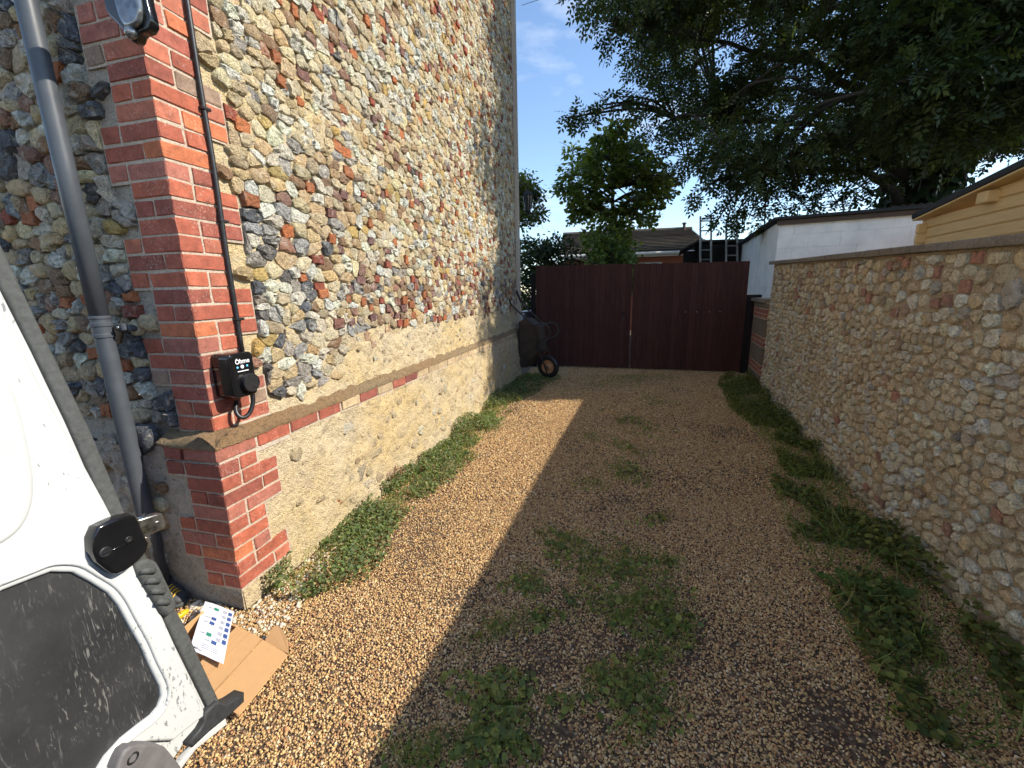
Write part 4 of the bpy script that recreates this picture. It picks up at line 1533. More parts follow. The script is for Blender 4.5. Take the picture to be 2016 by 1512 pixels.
claw = [px_D(x, y, .0) for x, y in ((262, 1026), (300, 1014), (309, 1012), (316, 1030), (314, 1038), (286, 1050), (272, 1050))]
curve_slab('latch_claw', [claw, [px_D(x, y, 0) for x, y in ((292, 1024), (304, 1020), (306, 1026), (294, 1030))][::-1]], DFR(.002), .010, .0025, M['steel'], door, 2)
fin = [px_D(x, y, .0) for x, y in ((243, 1013), (262, 1018), (268, 1034), (262, 1036), (256, 1024), (243, 1018))]
curve_slab('latch_plate', [fin], DFR(.0), .012, .001, M['steel'], door, 1)
fin = [px_D(x, y, .0) for x, y in ((278, 1058), (284, 1057), (290, 1070), (286, 1076), (280, 1070))]
curve_slab('striker_tab', [fin], DFR(.004), .008, .001, M['steel'], door, 1)
# grey plastic fitting at the foot
fit = [px_D(x, y, .02) for x, y in ((245, 1476), (267, 1469), (311, 1470), (331, 1493), (352, 1520), (330, 1560), (230, 1560), (226, 1520), (236, 1493))]
curve_slab('hinge_cover', [round_loop(fit, 1)], DFR(.012), .016, .006, plain_mat('grey_plastic', (.14, .13, .13), .6, 0, .2, 40, .001), door, 3)
a = px_D(263, 1493, .03)
V, Fs = lathe([(.011, -.004), (.011, .001), (.008, .0012), (.005, -.006), (0, -.006)], DA + DU * a[0] + Z * a[1] + DN * .0285, DN, 16)
add('bolt_recess', V, Fs, M['black_plastic'], door, None, True)
# lower outer skin of the door
sk = [(HT, bottom[1] - .02)] + [px_D(x, y, -.03) for x, y in ((340, 1514), (379, 1466), (420, 1430), (437, 1415), (440, 1424), (380, 1472), (340, 1524))] + [(HT, bottom[1] - .04)]
curve_slab('outer_skin', [[(HT, 1.78), (t_up - .01, 1.78)] + [(p[0] - .01, p[1]) for p in e_in] + [(HT, bottom[1] - .01)]], DFR(-.045), .012, .004, M['van_paint'], door, 1)
curve_slab('door_sill', [sk], DFR(-.03), .01, .003, M['van_paint'], door, 1)
# van body standing behind the camera, where the door hangs
vb = DA + DU * (HT - .03) + DN * .02
V, Fs = cbox(vb + Z * .34, -DU * 3.6, -DN * 1.72, Z * 1.46, .09)
add('body', V, Fs, M['van_paint'], van)
V, Fs = cbox(vb + Z * .40 + DU * .012 - DN * .1, -DU * .03, -DN * 1.52, Z * 1.28, .04)
add('load_opening', V, Fs, M['black_plastic'], van)
V, Fs = cbox(vb + Z * .30 + DU * .09 + DN * .01, -DU * .12, -DN * 1.74, Z * .17, .03)
add('rear_bumper', V, Fs, M['black_plastic'], van)
for dn in (.0, 1.54):
    for du in (.75, 3.0):
        V, Fs = lathe([(0, 0), (.30, 0), (.315, .03), (.315, .16), (.30, .19), (0, .19)], vb - DU * du - DN * (dn - .006) + Z * .315, -DN, 28)
        wh = add('wheel', V, Fs, M['rubber'], van, None, True)
        V, Fs = lathe([(0, -.004), (.19, -.004), (.2, .0)], vb - DU * du - DN * (dn - .006) + Z * .315, -DN, 20)
        add('hubcap', V, Fs, M['steel'], wh, None, True)

# ================================================================== SMALL THINGS AT THE FOOT OF THE CORNER
M['card'] = plain_mat('corrugated_card', (.50, .285, .125), .85, 0, .06, 40, .0006)
kA, kB, kD = ground_at(467.7, 1233, .085), ground_at(567.7, 1286.6, .045), ground_at(470.4, 1407, .045)
kC = kA + (kD - kB)
ex = kB - kA; ey = kC - kA
bx0 = (kA + kC) / 2 * np.array([1, 1, 0])
box = empty('cardboard_box', bx0, 'flattened open brown cardboard box lying on the gravel below the van door', 'box')
WLOC[box.name] = bx0
th = np.array([0, 0, .004])
V, Fs = cbox(kA, ex * .50, ey, th, .001); add('lid_panel', V, Fs, M['card'], box)
V, Fs = cbox(kA + ex * .506 - Z * .002, ex * .494 - Z * .006, ey, th, .001); add('lid_flap', V, Fs, M['card'], box)
for f in (.10, .27, .503):
    V, Fs = tube([kA + ex * f + Z * .0042, kA + ex * f + ey + Z * .0042], .0018, 6)
    add('crease', V, Fs, M['card'], box, None, True)
tabp = [ground_at(x, y, .05) for x, y in ((521, 1262), (531, 1247), (541, 1237), (548, 1237), (556, 1244), (563, 1255), (568, 1270), (568, 1286))]
tz = [.045, .055, .06, .062, .062, .058, .05, .043]
for p, z_ in zip(tabp, tz): p[2] = z_
V = np.vstack([np.array(tabp), np.array(tabp) + Z * .004])
n = len(tabp)
Fs = [tuple(range(n))[::-1], tuple(range(n, 2 * n))] + [(i, (i + 1) % n, n + (i + 1) % n, n + i) for i in range(n)]
add('side_tab', V, Fs, M['card'], box)
hd = ey / np.linalg.norm(ey)
back = -ex / np.linalg.norm(ex); back[2] = 0; back /= np.linalg.norm(back)
gA = kA * np.array([1, 1, 0]); gC = kC * np.array([1, 1, 0])
V, Fs = cbox(gA + Z * .014, gC - gA, back * .24, Z * .004, .001); add('base_panel', V, Fs, M['card'], box)
V, Fs = cbox(gA + Z * .014 - back * .004, gC - gA, back * .004, Z * .07, .001); add('side_wall', V, Fs, M['card'], box)
V, Fs = cbox(gA + Z * .014 + back * .24, gC - gA, back * .004, Z * .085, .001); add('side_wall', V, Fs, M['card'], box)
V, Fs = cbox(gA + Z * .016 - hd * .004, back * .24, hd * .004, Z * .06, .001); add('end_wall', V, Fs, M['card'], box)
# leaflet
M['paper'] = plain_mat('white_paper', (.78, .77, .82), .7, 0, .03, 10)
M['ink_blue'] = plain_mat('blue_ink', (.05, .10, .28), .6, 0, .05)
M['ink_green'] = plain_mat('green_ink', (.03, .26, .16), .6, 0, .05)
M['ink_grey'] = plain_mat('grey_ink', (.25, .25, .32), .6, 0, .05)
q0, q1, q3 = ground_at(373, 1279.5, .105), ground_at(410, 1288, .105), ground_at(404, 1184, .070)
q2 = ground_at(461, 1203, .070)
q1 = q0 + (q2 - q3)
lx, ly = q1 - q0, q3 - q0
ln_ = np.cross(lx, ly); ln_ /= np.linalg.norm(ln_)
if ln_[2] < 0: ln_ = -ln_
lf0 = (q0 + q1 + q2 + q3) / 4
lea = empty('instruction_leaflet', lf0, 'white printed leaflet with blue and green diagrams leaning in the cardboard box', 'leaflet')
WLOC[lea.name] = lf0
ns_ = 8
LV, LFc = [], []
for i in range(ns_ + 1):
    for j in range(5):
        u_, v_ = j / 4, i / ns_
        LV.append(q0 + lx * u_ + ly * v_ + ln_ * (.006 * math.sin(v_ * 3.1) + .003 * math.sin(u_ * 5)))
for i in range(ns_):
    for j in range(4):
        a = i * 5 + j
        LFc.append((a, a + 1, a + 6, a + 5))
top_ = np.array(LV); bot_ = top_ - ln_ * .001
add('sheet', np.vstack([top_, bot_]), LFc + [tuple(k + len(LV) for k in f[::-1]) for f in LFc], M['paper'], lea)
def mark(name, u0, u1, v0, v1, mat):
    P4 = []
    for u_, v_ in ((u0, v0), (u1, v0), (u1, v1), (u0, v1)):
        P4.append(q0 + lx * u_ + ly * v_ + ln_ * (.006 * math.sin(v_ * 3.1) + .003 * math.sin(u_ * 5) + .0012))
    P4 = np.array(P4)
    add(name, np.vstack([P4, P4 + ln_ * .0004]), BOXF, mat, lea)
for (u_, v_, mt_) in ((.38, .86, 'ink_green'), (.38, .64, 'ink_blue'), (.36, .54, 'ink_blue'), (.36, .32, 'ink_green'), (.55, .22, 'ink_blue')):
    mark('diagram_box', u_, u_ + .15, v_, v_ + .055, M[mt_])
    mark('pointer', u_ + .06, u_ + .08, v_ - .028, v_ - .015, M['ink_grey'])
    mark('caption_line', u_ - .20, u_ - .03, v_ + .02, v_ + .026, M['ink_grey'])
for k in range(6):
    v_ = .86 - k * .115
    mark('diagram_box', .84, .96, v_, v_ + .07, M['ink_blue'])
    mark('pointer', .895, .915, v_ - .03, v_ - .015, M['ink_blue'])
    for d in range(3):
        mark('caption_line', .66, .80, v_ + .01 + d * .022, v_ + .016 + d * .022, M['ink_grey'])
for k in range(3):
    mark('caption_line', .3, .78, .10 + k * .028, .105 + k * .028, M['ink_grey'])
text_part('lettering', 'Ohme', .020, q0 + lx * .34 + ly * .075 + ln_ * .0035, -lx / np.linalg.norm(lx), -ly / np.linalg.norm(ly), ln_, plain_mat('black_ink', (.02, .02, .03), .6), lea)

# work boot and hand tool behind the door
def blob(cx, prof, axis, side, n=14):
    """closed lofted shape: prof = (along, half width, bottom, top)"""
    V, Fs = [], []
    for a, w, b, t in prof:
        for k in range(n):
            q = 2 * math.pi * k / n
            y = math.cos(q); z = math.sin(q)
            V.append(cx + axis * a + side * w * np.sign(y) * abs(y) ** .7 + Z * ((b + t) / 2 + (t - b) / 2 * np.sign(z) * abs(z) ** .8))
    m = len(prof)
    for i in range(m - 1):
        for k in range(n):
            Fs.append((i * n + k, i * n + (k + 1) % n, (i + 1) * n + (k + 1) % n, (i + 1) * n + k))
    Fs += [tuple(range(n))[::-1], tuple((m - 1) * n + k for k in range(n))]
    return np.array(V), Fs
M['boot'] = plain_mat('charcoal_boot', (.045, .045, .048), .65, 0, .3, 60, .001)
M['yellow'] = plain_mat('yellow_plastic', (.72, .42, .02), .4, 0, .08, 20)
toe = ground_at(365, 1195); toe[2] = 0
bdir = (toe - ground_at(300, 1172)); bdir[2] = 0; bdir /= np.linalg.norm(bdir)
bside = np.array([-bdir[1], bdir[0], 0])
bo = empty('work_boot', toe - bdir * .13, 'charcoal work boot with yellow laces standing by the drainpipe foot', 'boot')
WLOC[bo.name] = toe - bdir * .13
V, Fs = blob(toe, [(-.27, .030, .004, .030), (-.25, .040, .002, .034), (-.18, .038, .002, .032), (-.09, .048, .002, .03), (-.03, .044, .002, .034), (-.005, .024, .006, .034), (.0, .012, .01, .03)], bdir, bside)
add('sole', V, Fs, M['rubber'], bo, None, True)
V, Fs = blob(toe, [(-.265, .03, .03, .17), (-.22, .042, .026, .19), (-.16, .042, .026, .17), (-.11, .046, .026, .115), (-.06, .045, .026, .085), (-.02, .032, .028, .062), (-.006, .015, .03, .045)], bdir, bside)
add('upper', V, Fs, M['boot'], bo, None, True)
for k in range(4):
    a = -.040 - k * .016; h0 = .078 + k * .0085
    V, Fs = tube(smooth_path([toe + bdir * a + bside * -.028 + Z * (h0 - .012), toe + bdir * (a - .004) + Z * (h0 + .004), toe + bdir * (a - .012) + bside * .028 + Z * (h0 - .010)]), .0035, 6)
    add('lace', V, Fs, M['yellow'], bo, None, True)
tl = ground_at(352, 1222); tl[2] = 0.0
tool = empty('hand_tool', tl, 'small yellow and black hand tool half hidden by the van door edge', 'tool')
WLOC[tool.name] = tl
td = np.array([.35, .94, 0]); ts = np.array([-.94, .35, 0])
V, Fs = blob(tl + Z * .008, [(-.05, .006, .004, .02), (-.045, .014, .0, .028), (.02, .016, .0, .03), (.045, .012, .004, .026), (.05, .005, .008, .02)], td, ts)
add('grip', V, Fs, M['yellow'], tool, None, True)
V, Fs = blob(tl + Z * .008, [(-.15, .006, .006, .018), (-.14, .014, .002, .026), (-.06, .015, .0, .03), (-.045, .010, .004, .024)], td, ts)
add('handle_end', V, Fs, M['boot'], tool, None, True)
for k in range(3):
    V, Fs = tube([tl + td * (-.03 + k * .02) + ts * -.012 + Z * .036, tl + td * (-.024 + k * .02) + ts * .012 + Z * .036], .002, 6)
    add('grip_rib', V, Fs, M['boot'], tool, None, True)

# ================================================================== WHEELBARROW
M['barrow'] = plain_mat('weathered_rusty_tray', (.075, .055, .042), .75, .1, .55, 9, .002)
M['rust'] = plain_mat('rusty_steel', (.15, .055, .028), .8, .2, .4, 30, .002)
M['tube'] = plain_mat('dull_steel_tube', (.05, .042, .038), .6, .2, .3, 30)
wb_c = ground_at(1068, 743); wb_c[2] = 0
wx = LN
wy = .30 * LN + .95 * LU; wy /= np.linalg.norm(wy)
wb_n = LU + .42 * Z; wb_n /= np.linalg.norm(wb_n)
def WBp(px, py, off=0.0):
    """point in the barrow's side plane, off metres along its width"""
    q = on_plane(px, py, wb_c, wb_n)
    return q + wy * off
WW = .33
wb = empty('wheelbarrow', wb_c, 'old wheelbarrow stood on its nose against the flint building with handles up', 'wheelbarrow')
WLOC[wb.name] = wb_c
# tray: open side towards the wall, tapering towards the frame
rim = [WBp(1023, 724), WBp(1021, 632)]
r0 = WBp(1022.5, 724); r1 = WBp(1021.5, 634); f1 = WBp(1057, 645); f0 = WBp(1061, 690); n0 = WBp(1034, 724)
def tray_ring(inset, dz=0):
    o = []
    for off in (inset, WW - inset):
        o.append(off)
    return o
def tray():
    prof = [r0, r1, WBp(1032, 627), f1, f0, n0]
    A = [p + wy * (.0 if i in (0, 1) else .05) for i, p in enumerate(prof)]
    B = [p + wy * (WW if i in (0, 1) else WW - .05) for i, p in enumerate(prof)]
    parts = []
    n = len(prof)
    t = .004
    # side plates and the shell between them
    ca, cb_ = np.mean(A, 0), np.mean(B, 0)
    Vs = np.array(A + [p + wy * t for p in A]); parts.append((Vs, [tuple(range(n)), tuple(range(n, 2 * n))[::-1]] + [(i, (i + 1) % n, n + (i + 1) % n, n + i) for i in range(n)]))
    Vs = np.array(B + [p - wy * t for p in B]); parts.append((Vs, [tuple(range(n))[::-1], tuple(range(n, 2 * n))] + [(i, (i + 1) % n, n + (i + 1) % n, n + i) for i in range(n)]))
    for i in range(1, n):
        j = (i + 1) % n
        nn = np.cross(A[j] - A[i], wy); nn /= np.linalg.norm(nn) + 1e-9
        V = np.array([A[i], A[j], B[j], B[i]]); V = np.vstack([V, V + nn * t]); parts.append((V, BOXF))
    return join(parts)
V, Fs = tray(); add('tray', V, Fs, M['barrow'], wb)
V, Fs = tube([r0, r1, r1 + wy * WW, r0 + wy * WW, r0], .009, 8); add('tray_rim', V, Fs, M['tube'], wb, None, True)
for f in (.0, .42):
    pass
for off in (-.015, WW + .015):
    P = [WBp(997, 575, off), WBp(1006, 597, off), WBp(1020, 612, off), WBp(1034, 624, off), WBp(1047, 637, off), WBp(1056, 640, off), WBp(1068, 638, off), WBp(1078, 642, off), WBp(1083, 652, off), WBp(1080, 663, off), WBp(1070, 669, off), WBp(1060, 673, off), WBp(1058, 680, off), WBp(1064, 700, off), WBp(1072, 718, off), WBp(1079, 738, off)]
    V, Fs = tube(smooth_path(P, 5), .0145, 10)
    add('frame_tube', V, Fs, M['tube'], wb, None, True)
    V, Fs = tube(smooth_path([WBp(996, 573, off), WBp(1000, 583, off), WBp(1005, 594, off)], 4), .019, 10)
    add('hand_grip', V, Fs, M['black_plastic'], wb, None, True)
    V, Fs = tube([WBp(1062, 690, off), WBp(1048, 712, off * .5 + WW * .25)], .008, 6)
    add('stay', V, Fs, M['rust'], wb, None, True)
wc = WBp(1074, 714, WW * .35); wr = .215; wc[2] = wr
V, Fs = lathe([(wr * .60, -.035), (wr * .80, -.045), (wr * .95, -.036), (wr, -.015), (wr, .015), (wr * .95, .036), (wr * .80, .045), (wr * .60, .035), (wr * .60, -.035)], wc, wy, 32)
whl = add('wheel', V, Fs, M['black_plastic'], wb, None, True)
M['rim_or'] = plain_mat('faded_orange_rim', (.52, .24, .11), .6, .1, .3, 30)
V, Fs = lathe([(0, -.030), (wr * .22, -.030), (wr * .25, -.012), (wr * .52, -.020), (wr * .60, -.034), (wr * .60, .034), (wr * .52, .02), (wr * .25, .012), (0, .03)], wc, wy, 28)
add('rim', V, Fs, M['rim_or'], whl, None, True)
V, Fs = tube([wc - wy * (WW / 2 - .05), wc + wy * (WW / 2 - .05)], .009, 8)
add('axle', V, Fs, M['tube'], whl, None, True)

# things glimpsed between the building and the gate
bt0 = at_depth(1042, 690, 9.6); bt0[2] = 0
V, Fs = lathe([(0, 0), (.17, 0), (.20, .1), (.20, .95), (.185, 1.05), (.13, 1.12), (.13, 1.16), (0, 1.16)], bt0, Z, 20)
wbt = add('water_butt', V, Fs, M['black_plastic'], None, None, True, base=True)
tag(wbt, 'black drum standing in the gap between the flint building and gate', 'drum')
V, Fs = lathe([(.0, 1.165), (.15, 1.165), (.155, 1.18), (.05, 1.2), (0, 1.2)], bt0, Z, 20)
add('lid', V, Fs, M['white_trim'], wbt, None, True)

# ================================================================== GRAVEL
def pebble_mat():
    m, t, b = new_mat('gravel_pebble')
    a = attr(t, 'Col', 'INSTANCER').outputs['Color']
    v = coord(t, 'World')
    n1 = noise(t, v, 240, 4, .6)
    f = ramp(t, [(.25, .7), (.75, 1.25)]); t.links.new(n1, f.inputs['Fac'])
    c = mixn(t, a, f.outputs['Color'], 1.0, 'MULTIPLY')
    t.links.new(c, b.inputs['Base Color'])
    b.inputs['Roughness'].default_value = .75
    return m
M['pebble'] = pebble_mat()
peb_col = bpy.data.collections.new('pebble_shapes')
for k in range(6):
    t = (1 + 5 ** .5) / 2
    iv = np.array([(-1, t, 0), (1, t, 0), (-1, -t, 0), (1, -t, 0), (0, -1, t), (0, 1, t), (0, -1, -t), (0, 1, -t), (t, 0, -1), (t, 0, 1), (-t, 0, -1), (-t, 0, 1)]) / math.sqrt(1 + t * t)
    iv = iv * (1 + rng.normal(0, .14, (12, 1))) * np.array([1, rng.uniform(.65, .9), rng.uniform(.45, .65)]) * .5
    iF = np.array([(0, 11, 5), (0, 5, 1), (0, 1, 7), (0, 7, 10), (0, 10, 11), (1, 5, 9), (5, 11, 4), (11, 10, 2), (10, 7, 6), (7, 1, 8), (3, 9, 4), (3, 4, 2), (3, 2, 6), (3, 6, 8), (3, 8, 9), (4, 9, 5), (2, 4, 11), (6, 2, 10), (8, 6, 7), (9, 8, 1)])
    me = build_mesh('pebble', iv, iF, None, k % 2 == 0)
    me.materials.append(M['pebble'])
    po = bpy.data.objects.new('pebble', me)
    peb_col.objects.link(po)

def left_edge(y):  return (y - LC[1]) * math.tan(YL) + LC[0]
def right_edge(y): return (y - RC[1]) * math.tan(YR) + RC[0]
def gravel_points():
    out = []
    def region(y0, y1, dens, smin, smax, fx0, fx1):
        xa = min(fx0(y0), fx0(y1)); xb = max(fx1(y0), fx1(y1))
        n = int((xb - xa) * (y1 - y0) * dens)
        x = rng.uniform(xa, xb, n); y = rng.uniform(y0, y1, n)
        k = (x > fx0(y)) & (x < fx1(y))
        x, y = x[k], y[k]
        out.append((x, y, rng.uniform(smin, smax, len(x)) * rng.choice([.8, 1, 1, 1.25], len(x))))
    LE = lambda y: np.where(np.asarray(y) > LC[1], left_edge(np.asarray(y)) + .005, -2.6)
    RE = lambda y: right_edge(np.asarray(y)) - .01
    region(.55, 3.0, 18500, .0068, .0130, LE, RE)
    region(3.0, 5.4, 10500, .009, .0155, LE, RE)
    region(5.4, 8.9, 6000, .012, .020, LE, RE)
    region(1.88, 2.3, 9000, .012, .026, lambda y: -2.6 + 0 * np.asarray(y), lambda y: LC[0] - (np.asarray(y) - LC[1]) / math.tan(YL) * 1.0)
    x = np.concatenate([o[0] for o in out]); y = np.concatenate([o[1] for o in out]); s = np.concatenate([o[2] for o in out])
    return x, y, s
gx, gy, gs = gravel_points()
# thinner in the trodden muddy patches
bare = vnoise(gx * 1.5 + 3, gy * 1.2 + 8)
mud = np.exp(-(((gx - ground_at(1640, 1420)[0]) / .16) ** 2 + ((gy - ground_at(1640, 1420)[1]) / .17) ** 2))
for px_, py_, rr in ((1060, 1290, .13), (1105, 1185, .09), (920, 1170, .11), (1430, 850, .3), (1230, 985, .17), (1180, 1000, .13), (1100, 1440, .13), (1290, 1010, .1), (870, 1180, .07), (1240, 930, .1)):
    q = ground_at(px_, py_)
    mud = np.maximum(mud, .75 * np.exp(-(((gx - q[0]) / rr) ** 2 + ((gy - q[1]) / rr) ** 2)))
patchy = vnoise(gx * 5 + 2, gy * 4 + 30)
keep = rng.random(len(gx)) > np.clip((bare - .58) * 2.0, 0, .55) * np.clip(patchy * 1.6, 0, 1) + mud * .93
gx, gy, gs = gx[keep], gy[keep], gs[keep]
n = len(gx)
pal = np.array([(.62, .45, .20), (.52, .34, .145), (.68, .53, .29), (.40, .235, .10), (.42, .215, .10), (.72, .62, .42), (.26, .15, .08), (.58, .40, .175), (.46, .31, .17)])
ci = rng.choice(len(pal), n, p=[.22, .18, .12, .13, .09, .03, .07, .11, .05])
gc = np.clip(pal[ci] * np.array([1.02, .95, .92]) * rng.uniform(.75, 1.15, (n, 1)), 0, .8)
gz_ = gs * rng.uniform(.05, .42, n)
odd = rng.random(n) < .0025
gs = np.where(odd, gs * 1.9, gs)
big = (gx < -1.15) & (gy > 1.45) & (rng.random(n) < .10)      # coarse pale stones near the drain
gs = np.where(big, gs * 2.0, gs); gc[big] = np.array([.62, .54, .42]) * rng.uniform(.8, 1.1, (big.sum(), 1))
me = bpy.data.meshes.new('gravel')
me.vertices.add(n)
me.vertices.foreach_set('co', np.column_stack([gx, gy, gz_]).astype(np.float32).ravel())
a = me.attributes.new('Col', 'FLOAT_COLOR', 'POINT'); a.data.foreach_set('color', np.hstack([gc, np.ones((n, 1))]).astype(np.float32).ravel())
a = me.attributes.new('turn', 'FLOAT_VECTOR', 'POINT'); a.data.foreach_set('vector', np.column_stack([rng.normal(0, .45, n), rng.normal(0, .45, n), rng.uniform(0, 6.28, n)]).astype(np.float32).ravel())
a = me.attributes.new('size', 'FLOAT', 'POINT'); a.data.foreach_set('value', gs.astype(np.float32))
a = me.attributes.new('pick', 'INT', 'POINT'); a.data.foreach_set('value', rng.integers(0, 6, n).astype(np.int32))
grav = bpy.data.objects.new('gravel', me)
COL.objects.link(grav)
tag(grav, 'loose tan and brown pea gravel covering the driveway', 'gravel', None, 'stuff')
ng = bpy.data.node_groups.new('lay_pebbles', 'GeometryNodeTree')
ng.interface.new_socket('Geometry', in_out='INPUT', socket_type='NodeSocketGeometry')
ng.interface.new_socket('Geometry', in_out='OUTPUT', socket_type='NodeSocketGeometry')
gi, go = ng.nodes.new('NodeGroupInput'), ng.nodes.new('NodeGroupOutput')
ip = ng.nodes.new('GeometryNodeInstanceOnPoints')
cinfo = ng.nodes.new('GeometryNodeCollectionInfo')
cinfo.inputs['Collection'].default_value = peb_col
cinfo.inputs['Separate Children'].default_value = True
cinfo.inputs['Reset Children'].default_value = True
def named(nm, dt):
    q = ng.nodes.new('GeometryNodeInputNamedAttribute')
    q.data_type = dt
    q.inputs['Name'].default_value = nm
    return q.outputs['Attribute']
ng.links.new(gi.outputs[0], ip.inputs['Points'])
ng.links.new(cinfo.outputs[0], ip.inputs['Instance'])
ip.inputs['Pick Instance'].default_value = True
ng.links.new(named('pick', 'INT'), ip.inputs['Instance Index'])
e2r = ng.nodes.new('FunctionNodeEulerToRotation')
ng.links.new(named('turn', 'FLOAT_VECTOR'), e2r.inputs[0])
ng.links.new(e2r.outputs[0], ip.inputs['Rotation'])
ng.links.new(named('size', 'FLOAT'), ip.inputs['Scale'])
ng.links.new(ip.outputs[0], go.inputs[0])
md = grav.modifiers.new('lay', 'NODES')
md.node_group = ng

# ================================================================== WEEDS
LEAF6V = np.array([(0, 0, 0)] + [(.5 * math.cos(a) * (1 if i else .75), .5 * math.sin(a), .10 * (1 if i % 2 else .6)) for i, a in enumerate(np.linspace(0, 2 * math.pi, 7)[:-1])])
LEAF6F = np.array([(0, i, i % 6 + 1) for i in range(1, 7)])
BLADEV = np.array([(-.02, 0, 0), (.02, 0, 0), (.016, .10, .42), (-.016, .10, .42), (.009, .36, .78), (-.009, .36, .78), (0, .72, .92)])
BLADEF = np.array([(0, 1, 2), (0, 2, 3), (3, 2, 4), (3, 4, 5), (5, 4, 6)])
def patch_points(cx, cy, rx, ry, n, ang=0.0):
    r = np.sqrt(rng.random(n)) ** 1.1; t = rng.uniform(0, 6.28, n)
    w = 1 + .35 * np.sin(3 * t + rng.uniform(0, 6)) + .2 * np.sin(5 * t + rng.uniform(0, 6))
    x, y = r * np.cos(t) * rx * w, r * np.sin(t) * ry * w
    c, s = math.cos(ang), math.sin(ang)
    return cx + x * c - y * s, cy + x * s + y * c, r
def leaves_object(name, label, X, Y, H, size, base_cols, tilt=.5, blades=None):
    n = len(X)
    pos = np.column_stack([X, Y, H])
    nr = np.column_stack([rng.normal(0, tilt, n), rng.normal(0, tilt, n), np.ones(n)])
    R = rot_from(nr, rng.uniform(0, 6.28, n))
    V1, F1 = scatter_mesh(LEAF6V, LEAF6F, pos, R, size)
    c = base_cols[rng.integers(0, len(base_cols), n)] * rng.uniform(.65, 1.3, (n, 1))
    C1 = np.repeat(c, len(LEAF6V), 0)
    if blades is not None and len(blades[0]):
        bx_, by_, bs_ = blades
        m = len(bx_)
        nr = np.column_stack([rng.normal(0, .7, m), rng.normal(0, .7, m), np.ones(m)])
        R = rot_from(nr, rng.uniform(0, 6.28, m))
        V2, F2 = scatter_mesh(BLADEV, BLADEF, np.column_stack([bx_, by_, np.zeros(m)]), R, bs_)
        c2 = np.array([(.13, .19, .05), (.17, .20, .07), (.09, .15, .04), (.28, .24, .11)])[rng.choice(4, m, p=[.4, .25, .25, .1])] * rng.uniform(.8, 1.6, (m, 1))
        F2 = F2 + len(V1)
        V1 = np.vstack([V1, V2]); F1 = np.vstack([F1, F2]); C1 = np.vstack([C1, np.repeat(c2, len(BLADEV), 0)])
    o = add(name, V1, F1, M['leaf'], None, np.hstack([np.clip(C1, 0, 1), np.ones((len(C1), 1))]), False, base=True)
    tag(o, label, 'weeds', None, 'stuff')
    return o
G_LIGHT = np.array([(.12, .17, .055), (.15, .19, .065), (.10, .15, .06), (.19, .21, .09), (.085, .125, .06), (.23, .20, .10), (.13, .16, .09)])
G_DARK = np.array([(.12, .15, .04), (.15, .17, .045), (.10, .13, .04), (.18, .18, .05), (.08, .105, .04)])
# left strip along the flint building
n = 30000
s_ = rng.uniform(.12, 6.5, n)
wid = .26 + .24 * vnoise(s_ * 1.6 + 2, 3.3 + 0 * s_) + .12 * np.clip(s_ - 4.0, 0, 2.2) + .10 * vnoise(s_ * 5, 8.1 + 0 * s_)
wid = wid * np.clip((s_ + .15) / .5, .4, 1)
d_ = np.abs(rng.random(n)) ** 1.15 * wid
hm = (.02 + .13 * vnoise(s_ * 3.1 + 9, 1.2 + 0 * s_) ** 1.5) * (1 - .6 * d_ / wid)
gap = vnoise(s_ * 4.2 + 17, d_ * 7)
k = (gap < .66) & (rng.random(n) < 1.15 - .75 * (d_ / wid) ** 2)
P_ = LC + np.outer(s_, LU) + np.outer(d_ + .012, LN)
hh = rng.random(n) ** .8 * hm * 1.5 + .006
m = 2600
bs0 = rng.uniform(.2, 6.3, m); bd0 = rng.random(m) ** 1.1 * (.22 + .22 * vnoise(bs0 * 1.6 + 2, 3.3 + 0 * bs0))
BP = LC + np.outer(bs0, LU) + np.outer(bd0 + .02, LN)
leaves_object('wall_weeds', 'sunlit green weeds growing along the foot of the flint building', P_[k, 0], P_[k, 1], hh[k], rng.uniform(.010, .026, n)[k], G_LIGHT * 1.2, .6,
              (BP[:, 0], BP[:, 1], rng.uniform(.05, .14, m)))
# right strip along the garden wall
n = 22000
s_ = rng.uniform(-3.6, 3.1, n)
wid = .34 + .28 * vnoise(s_ * 1.3 + 5, 7.7 + 0 * s_) + .05 * np.clip(s_, 0, 3)
d_ = rng.random(n) ** 1.0 * wid
hm = (.03 + .12 * vnoise(s_ * 2.7 + 4, d_ * 3 + 2) ** 1.4) * (1 - .5 * d_ / wid)
k = (vnoise(s_ * 3.6 + 23, d_ * 6 + 4) < .60) & (rng.random(n) < 1.15 - .75 * (d_ / wid) ** 2)
off = bul(s_, np.zeros(n))
P_ = RC + np.outer(s_, RU) + np.outer(d_ + .03 + off, RN)
m = 3200
bs0 = rng.uniform(-3.6, 3.1, m); bd0 = rng.random(m) * (.36 + .28 * vnoise(bs0 * 1.3 + 5, 7.7 + 0 * bs0)) + .05
BP = RC + np.outer(bs0, RU) + np.outer(bd0, RN)
leaves_object('wall_weeds', 'dark green weeds and grass in shade along the garden wall foot', P_[k, 0], P_[k, 1], (rng.random(n) ** .8 * hm * 1.4 + .006)[k],
              (rng.uniform(.012, .034, n) * np.where(s_ < -1.2, 1.15, 1))[k], G_DARK, .5, (BP[:, 0], BP[:, 1], rng.uniform(.06, .17, m)))
